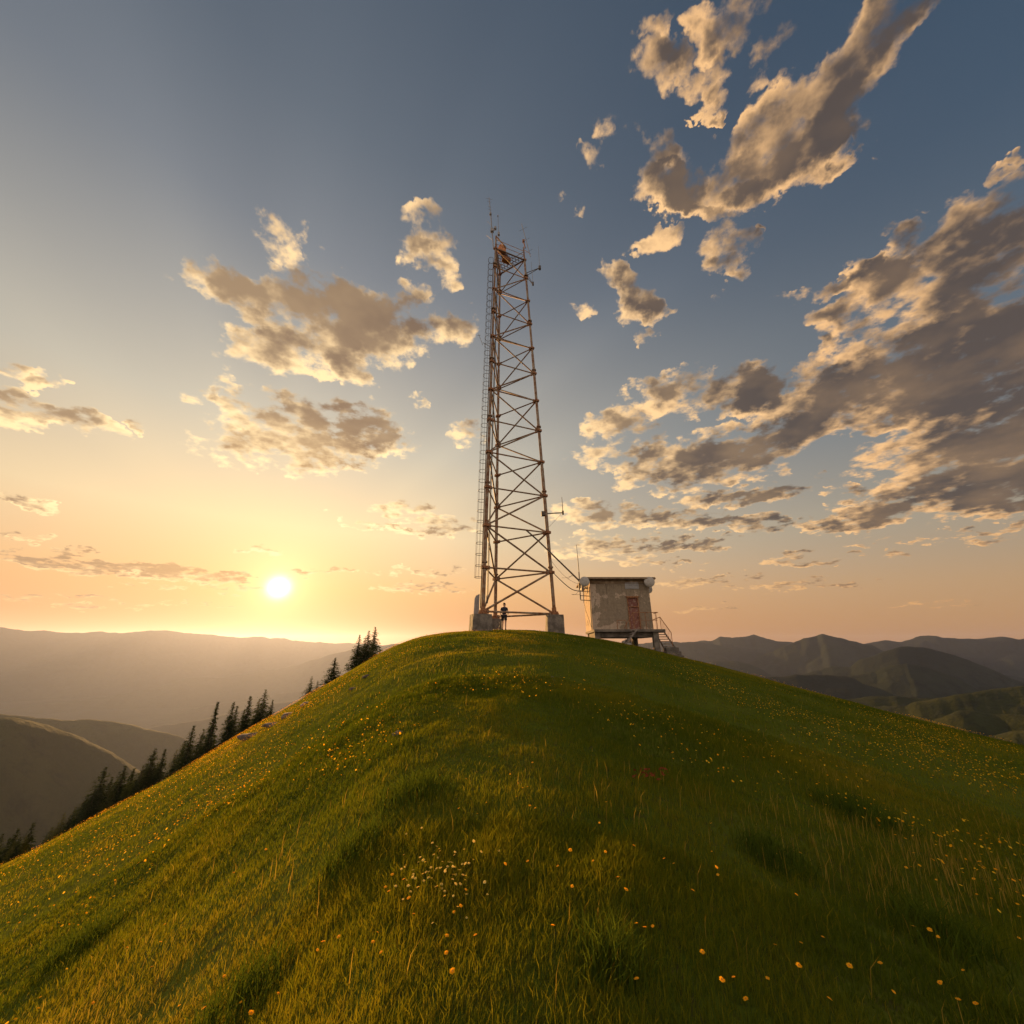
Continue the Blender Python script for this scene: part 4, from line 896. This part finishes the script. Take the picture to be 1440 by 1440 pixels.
def build_rocks():
    for (px,py,r,sc_,lab) in [(776,952,.17,(1.2,.8,.55),'small grey stone lying alone in the grass below the tower'),
        (354,1035,.40,(1.7,.8,.45),'broad low pinkish rock at the lower end of the rocky edge above the spruces'),(385,1019,.34,(1.6,.8,.4),'flat pinkish rock in the middle of the rocky edge'),(405,1006,.38,(1.8,.8,.45),'long pinkish slab among rocks on the slope edge'),(430,990,.34,(1.9,.7,.4),'uppermost long rock of the pinkish edge outcrop'),
        (497,968,.22,(1.5,.8,.5),'smaller grey rock in the slope grass below the trio of spruces'),(516,951,.26,(1.6,.8,.5),'grey rock in the slope grass nearest the hill crest'),(562,1030,.085,(1.3,.8,.5),'small stone half sunk in mid slope grass')]:
        p=ground_hit(px,py)
        if p is None: print('miss',px,py); continue
        rock(p.x,p.y,.85*r*p.length/24 if py<1000 or px<440 else r,'rock',lab,z=hz(p.x,p.y)-.02,sc_=sc_)
    p=onto(700,879,28.2); o=MB().box((0,0,0),(.62,.5,.14),None,.03).build('stone_slab',M['concrete']); o.location=(p.x,p.y,hz(p.x,p.y)+.06); o.rotation_euler=(.05,.04,.3); tag(o,'flat stone slab lying by the walker behind the footing','slab')
# ------------------------------------------------------------------ walker
def skin_mesh(name,verts,edges,radii,mat,parent,level=2,root=0):
    me=bpy.data.meshes.new(name); me.from_pydata(verts,edges,[]); me.materials.append(mat); o=link(bpy.data.objects.new(name,me),parent)
    md=o.modifiers.new('skin','SKIN'); md.use_smooth_shade=True; md.branch_smoothing=.3
    for i,r in enumerate(radii):
        s=me.skin_vertices[0].data[i]; s.radius=(r,r) if not isinstance(r,tuple) else r; s.use_root=(i==root)
    sd=o.modifiers.new('subdivision','SUBSURF'); sd.levels=level; sd.render_levels=level
    return o
def build_person():
    Y=26.3; p=onto(709,870,Y); gz=hz(p.x,p.y); top=onto(711,847.2,Y).z; k=(top-gz)/1.78
    print('person scale',k,gz)
    e=empty('person',(p.x,p.y,gz),'walker seen from behind in dark T-shirt and shorts beneath the tower','person',None,-.1); e.scale=(k,k,k)
    # back to the viewer (faces +y), left foot stepping ahead, one hand on a walking stick, the other arm bent
    V=[(0,0,.96),(0,-.005,1.10),(0,0,1.26),(0,.01,1.41),(0,.02,1.50),(0,.035,1.575),(0,.045,1.67),(0,.04,1.745),   # 0-7 pelvis..crown
       (-.17,.01,1.405),(-.235,-.02,1.15),(-.235,.07,.90),                                                     # 8-10 left arm
       (.17,.01,1.405),(.245,-.045,1.14),(.25,.16,1.02),                                                      # 11-13 right arm, bent
       (-.095,0,.90),(-.105,.10,.50),(-.115,.05,.095),(-.12,.17,.035),                                          # 14-17
       (.095,0,.90),(.105,-.03,.48),(.11,-.13,.10),(.115,-.01,.035)]                                            # 18-21
    E=[(0,1),(1,2),(2,3),(3,4),(4,5),(5,6),(6,7),(3,8),(8,9),(9,10),(3,11),(11,12),(12,13),(0,14),(14,15),(15,16),(16,17),(0,18),(18,19),(19,20),(20,21)]
    Rr=[(.15,.11),(.135,.10),(.155,.11),(.13,.10),.058,.085,.102,.062,.062,.046,.034,.062,.046,.034,.088,.060,.042,.035,.088,.060,.042,.035]
    def hand(w,dirn,curl,side):
        d=Vector(dirn).normalized(); w=Vector(w); s=Vector((side,0,0)); b=len(V); n=d.cross(s)
        V.append(tuple(w+d*.05)); E.append(((10 if side<0 else 13),b)); Rr.append((.030,.022))
        for f in range(4):
            o=n*(.024-.016*f); l=(.036,.042,.039,.030)[f]; r0=b+1+f*3
            V.extend([tuple(w+d*.085+o),tuple(w+d*(.085+l)+o+s*-.006),tuple(w+d*(.085+l*(1.7-curl))+o+s*-.03*curl)]); E.extend([(b,r0),(r0,r0+1),(r0+1,r0+2)]); Rr.extend([.0095,.0088,.0075])
        t=len(V); V.extend([tuple(w+d*.05+n*.035-s*.012),tuple(w+d*.085+n*.05-s*.026)]); E.extend([(b,t),(t,t+1)]); Rr.extend([.011,.009])
    hand(V[10],(0,.25,-1),.7,-1); hand(V[13],(.0,.9,.25),.8,1)
    body=skin_mesh('body',V,E,Rr,M['skin'],e)
    # face, on the far side of the head
    m=MB()
    m.lathe([(.004,0),(.016,.012),(.014,.035),(.005,.05)],8,Matrix.Translation((0,.135,1.615))@Matrix.Rotation(-.2,4,'X')); 
    for s in (-1,1): m.lathe([(.006,-.03),(.022,-.02),(.026,.0),(.02,.025),(.006,.034)],10,Matrix.Translation((s*.098,.035,1.62))@Matrix.Scale(.45,4,(1,0,0)))
    m.build('ear',M['skin'],e,True)
    m=MB()
    for s in (-1,1): m.lathe([(.002,-.008),(.009,-.005),(.011,0),(.009,.005),(.002,.008)],8,Matrix.Translation((s*.034,.130,1.648)))
    m.box((0,.128,1.573),(.05,.012,.010),None,.003); m.build('face',M['hair'],e,True)
    sk=[(0,.025,1.685),(0,.055,1.72)]; skin_mesh('hair',[(0,-.01,1.62),(0,.012,1.70),(0,.06,1.735)],[(0,1),(1,2)],[.078,.102,.075],M['hair'],e)
    # shirt with short sleeves
    V2=[(0,0,.93),(0,-.005,1.10),(0,0,1.26),(0,.01,1.40),(0,.02,1.47),(-.17,.01,1.405),(-.215,-.008,1.22),(.17,.01,1.405),(.218,-.02,1.22)]
    skin_mesh('shirt',V2,[(0,1),(1,2),(2,3),(3,4),(3,5),(5,6),(3,7),(7,8)],[(.165,.125),(.152,.116),(.172,.124),(.148,.112),.068,.078,.070,.078,.070],M['shirt'],e)
    V3=[(0,0,.98),(-.095,.0,.90),(-.105,.085,.56),(.095,0,.90),(.106,-.024,.56)]
    skin_mesh('shorts',V3,[(0,1),(1,2),(0,3),(3,4)],[(.165,.125),.108,.098,.108,.098],M['shorts'],e)
    for (a,b) in ((V[16],V[17]),(V[20],V[21])):
        skin_mesh('shoe',[(a[0],a[1]-.03,.05),(a[0],a[1]+.06,.048),(b[0],b[1]+.05,.04)],[(0,1),(1,2)],[(.050,.05),(.050,.048),(.042,.036)],M['shoe'],e)
    hnd=Vector(V[10])+Vector((0,.03,-.09)); o=MB().tube([Vector((hnd.x,hnd.y,hnd.z+.12)),Vector((hnd.x-.14,hnd.y+.1,.0))],.011,6).build('walking_stick',M['darksteel']); o.parent=None
    o.matrix_world=Matrix.Translation(e.location)@Matrix.Rotation(-.1,4,'Z')@Matrix.Scale(k,4); tag(o,'thin walking stick held by the walker','stick')
# ------------------------------------------------------------------ air, light, viewer
def build_air_and_light():
    b=bmesh.new(); bmesh.ops.create_cube(b,size=1.)
    lo,hi=-240.,HAZE_TOP
    for v in b.verts: v.co=Vector((v.co.x*12600,v.co.y*12600,(lo+hi)/2+v.co.z*(hi-lo)))
    me=bpy.data.meshes.new('haze'); b.to_mesh(me); b.free(); m=bpy.data.materials.new('haze'); m.use_nodes=True; nt=m.node_tree; nt.nodes.clear()
    o=nt.nodes.new('ShaderNodeOutputMaterial'); v=nt.nodes.new('ShaderNodeVolumePrincipled'); nt.links.new(v.outputs[0],o.inputs['Volume'])
    v.inputs['Color'].default_value=(*HAZE_COL,1); v.inputs['Density'].default_value=HAZE_D; v.inputs['Anisotropy'].default_value=HAZE_G
    me.materials.append(m); tag(link(bpy.data.objects.new('haze',me)),'thin evening haze filling the valleys','haze',kind='stuff')
    m.cycles.homogeneous_volume=True
    l=bpy.data.lights.new('sun','SUN'); l.energy=SUN_E; l.angle=math.radians(.5); l.color=SUN_COL
    lo_=link(bpy.data.objects.new('sun',l)); lo_.rotation_euler=SUN.to_track_quat('Z','Y').to_euler(); lo_.location=SUN*100
    cam=bpy.data.cameras.new('camera'); co=link(bpy.data.objects.new('camera',cam)); cam.sensor_width=36; cam.lens=36*F/1440; cam.clip_start=.05; cam.clip_end=40000
    co.rotation_euler=(PI/2+TH,0,0); sc.camera=co
    sc.view_settings.view_transform='Standard'; sc.view_settings.look='None'; sc.view_settings.exposure=EXPO; sc.view_settings.gamma=1
    c_=sc.cycles; c_.use_denoising=True; c_.max_bounces=6; c_.diffuse_bounces=3; c_.glossy_bounces=2; c_.transmission_bounces=3; c_.volume_bounces=0; c_.transparent_max_bounces=8
    c_.use_adaptive_sampling=True; c_.adaptive_threshold=.012; c_.sample_clamp_indirect=4.; c_.caustics_reflective=False; c_.caustics_refractive=False
HAZE_TOP=170.; HAZE_D=6.6e-5; HAZE_G=.60; HAZE_COL=(.56,.64,.98)
SUN_E=5.0; SUN_COL=(1.,.56,.20)
GRASS_BANDS=[(110000,.7,4.),(230000,4.,10.),(420000,10.,33.)]
import time
_t=time.time()
def lap(s): print('%-10s %.1f'%(s,time.time()-_t))
build_world(); make_materials(); build_hill(); build_mountains(); lap('terrain')
legs,P,lv=build_tower(); lap('tower'); build_hut(legs,P); build_rocks(); build_person(); build_trees(); lap('things')
build_grass(); build_tussocks(); build_flowers(); lap('meadow')
build_air_and_light()
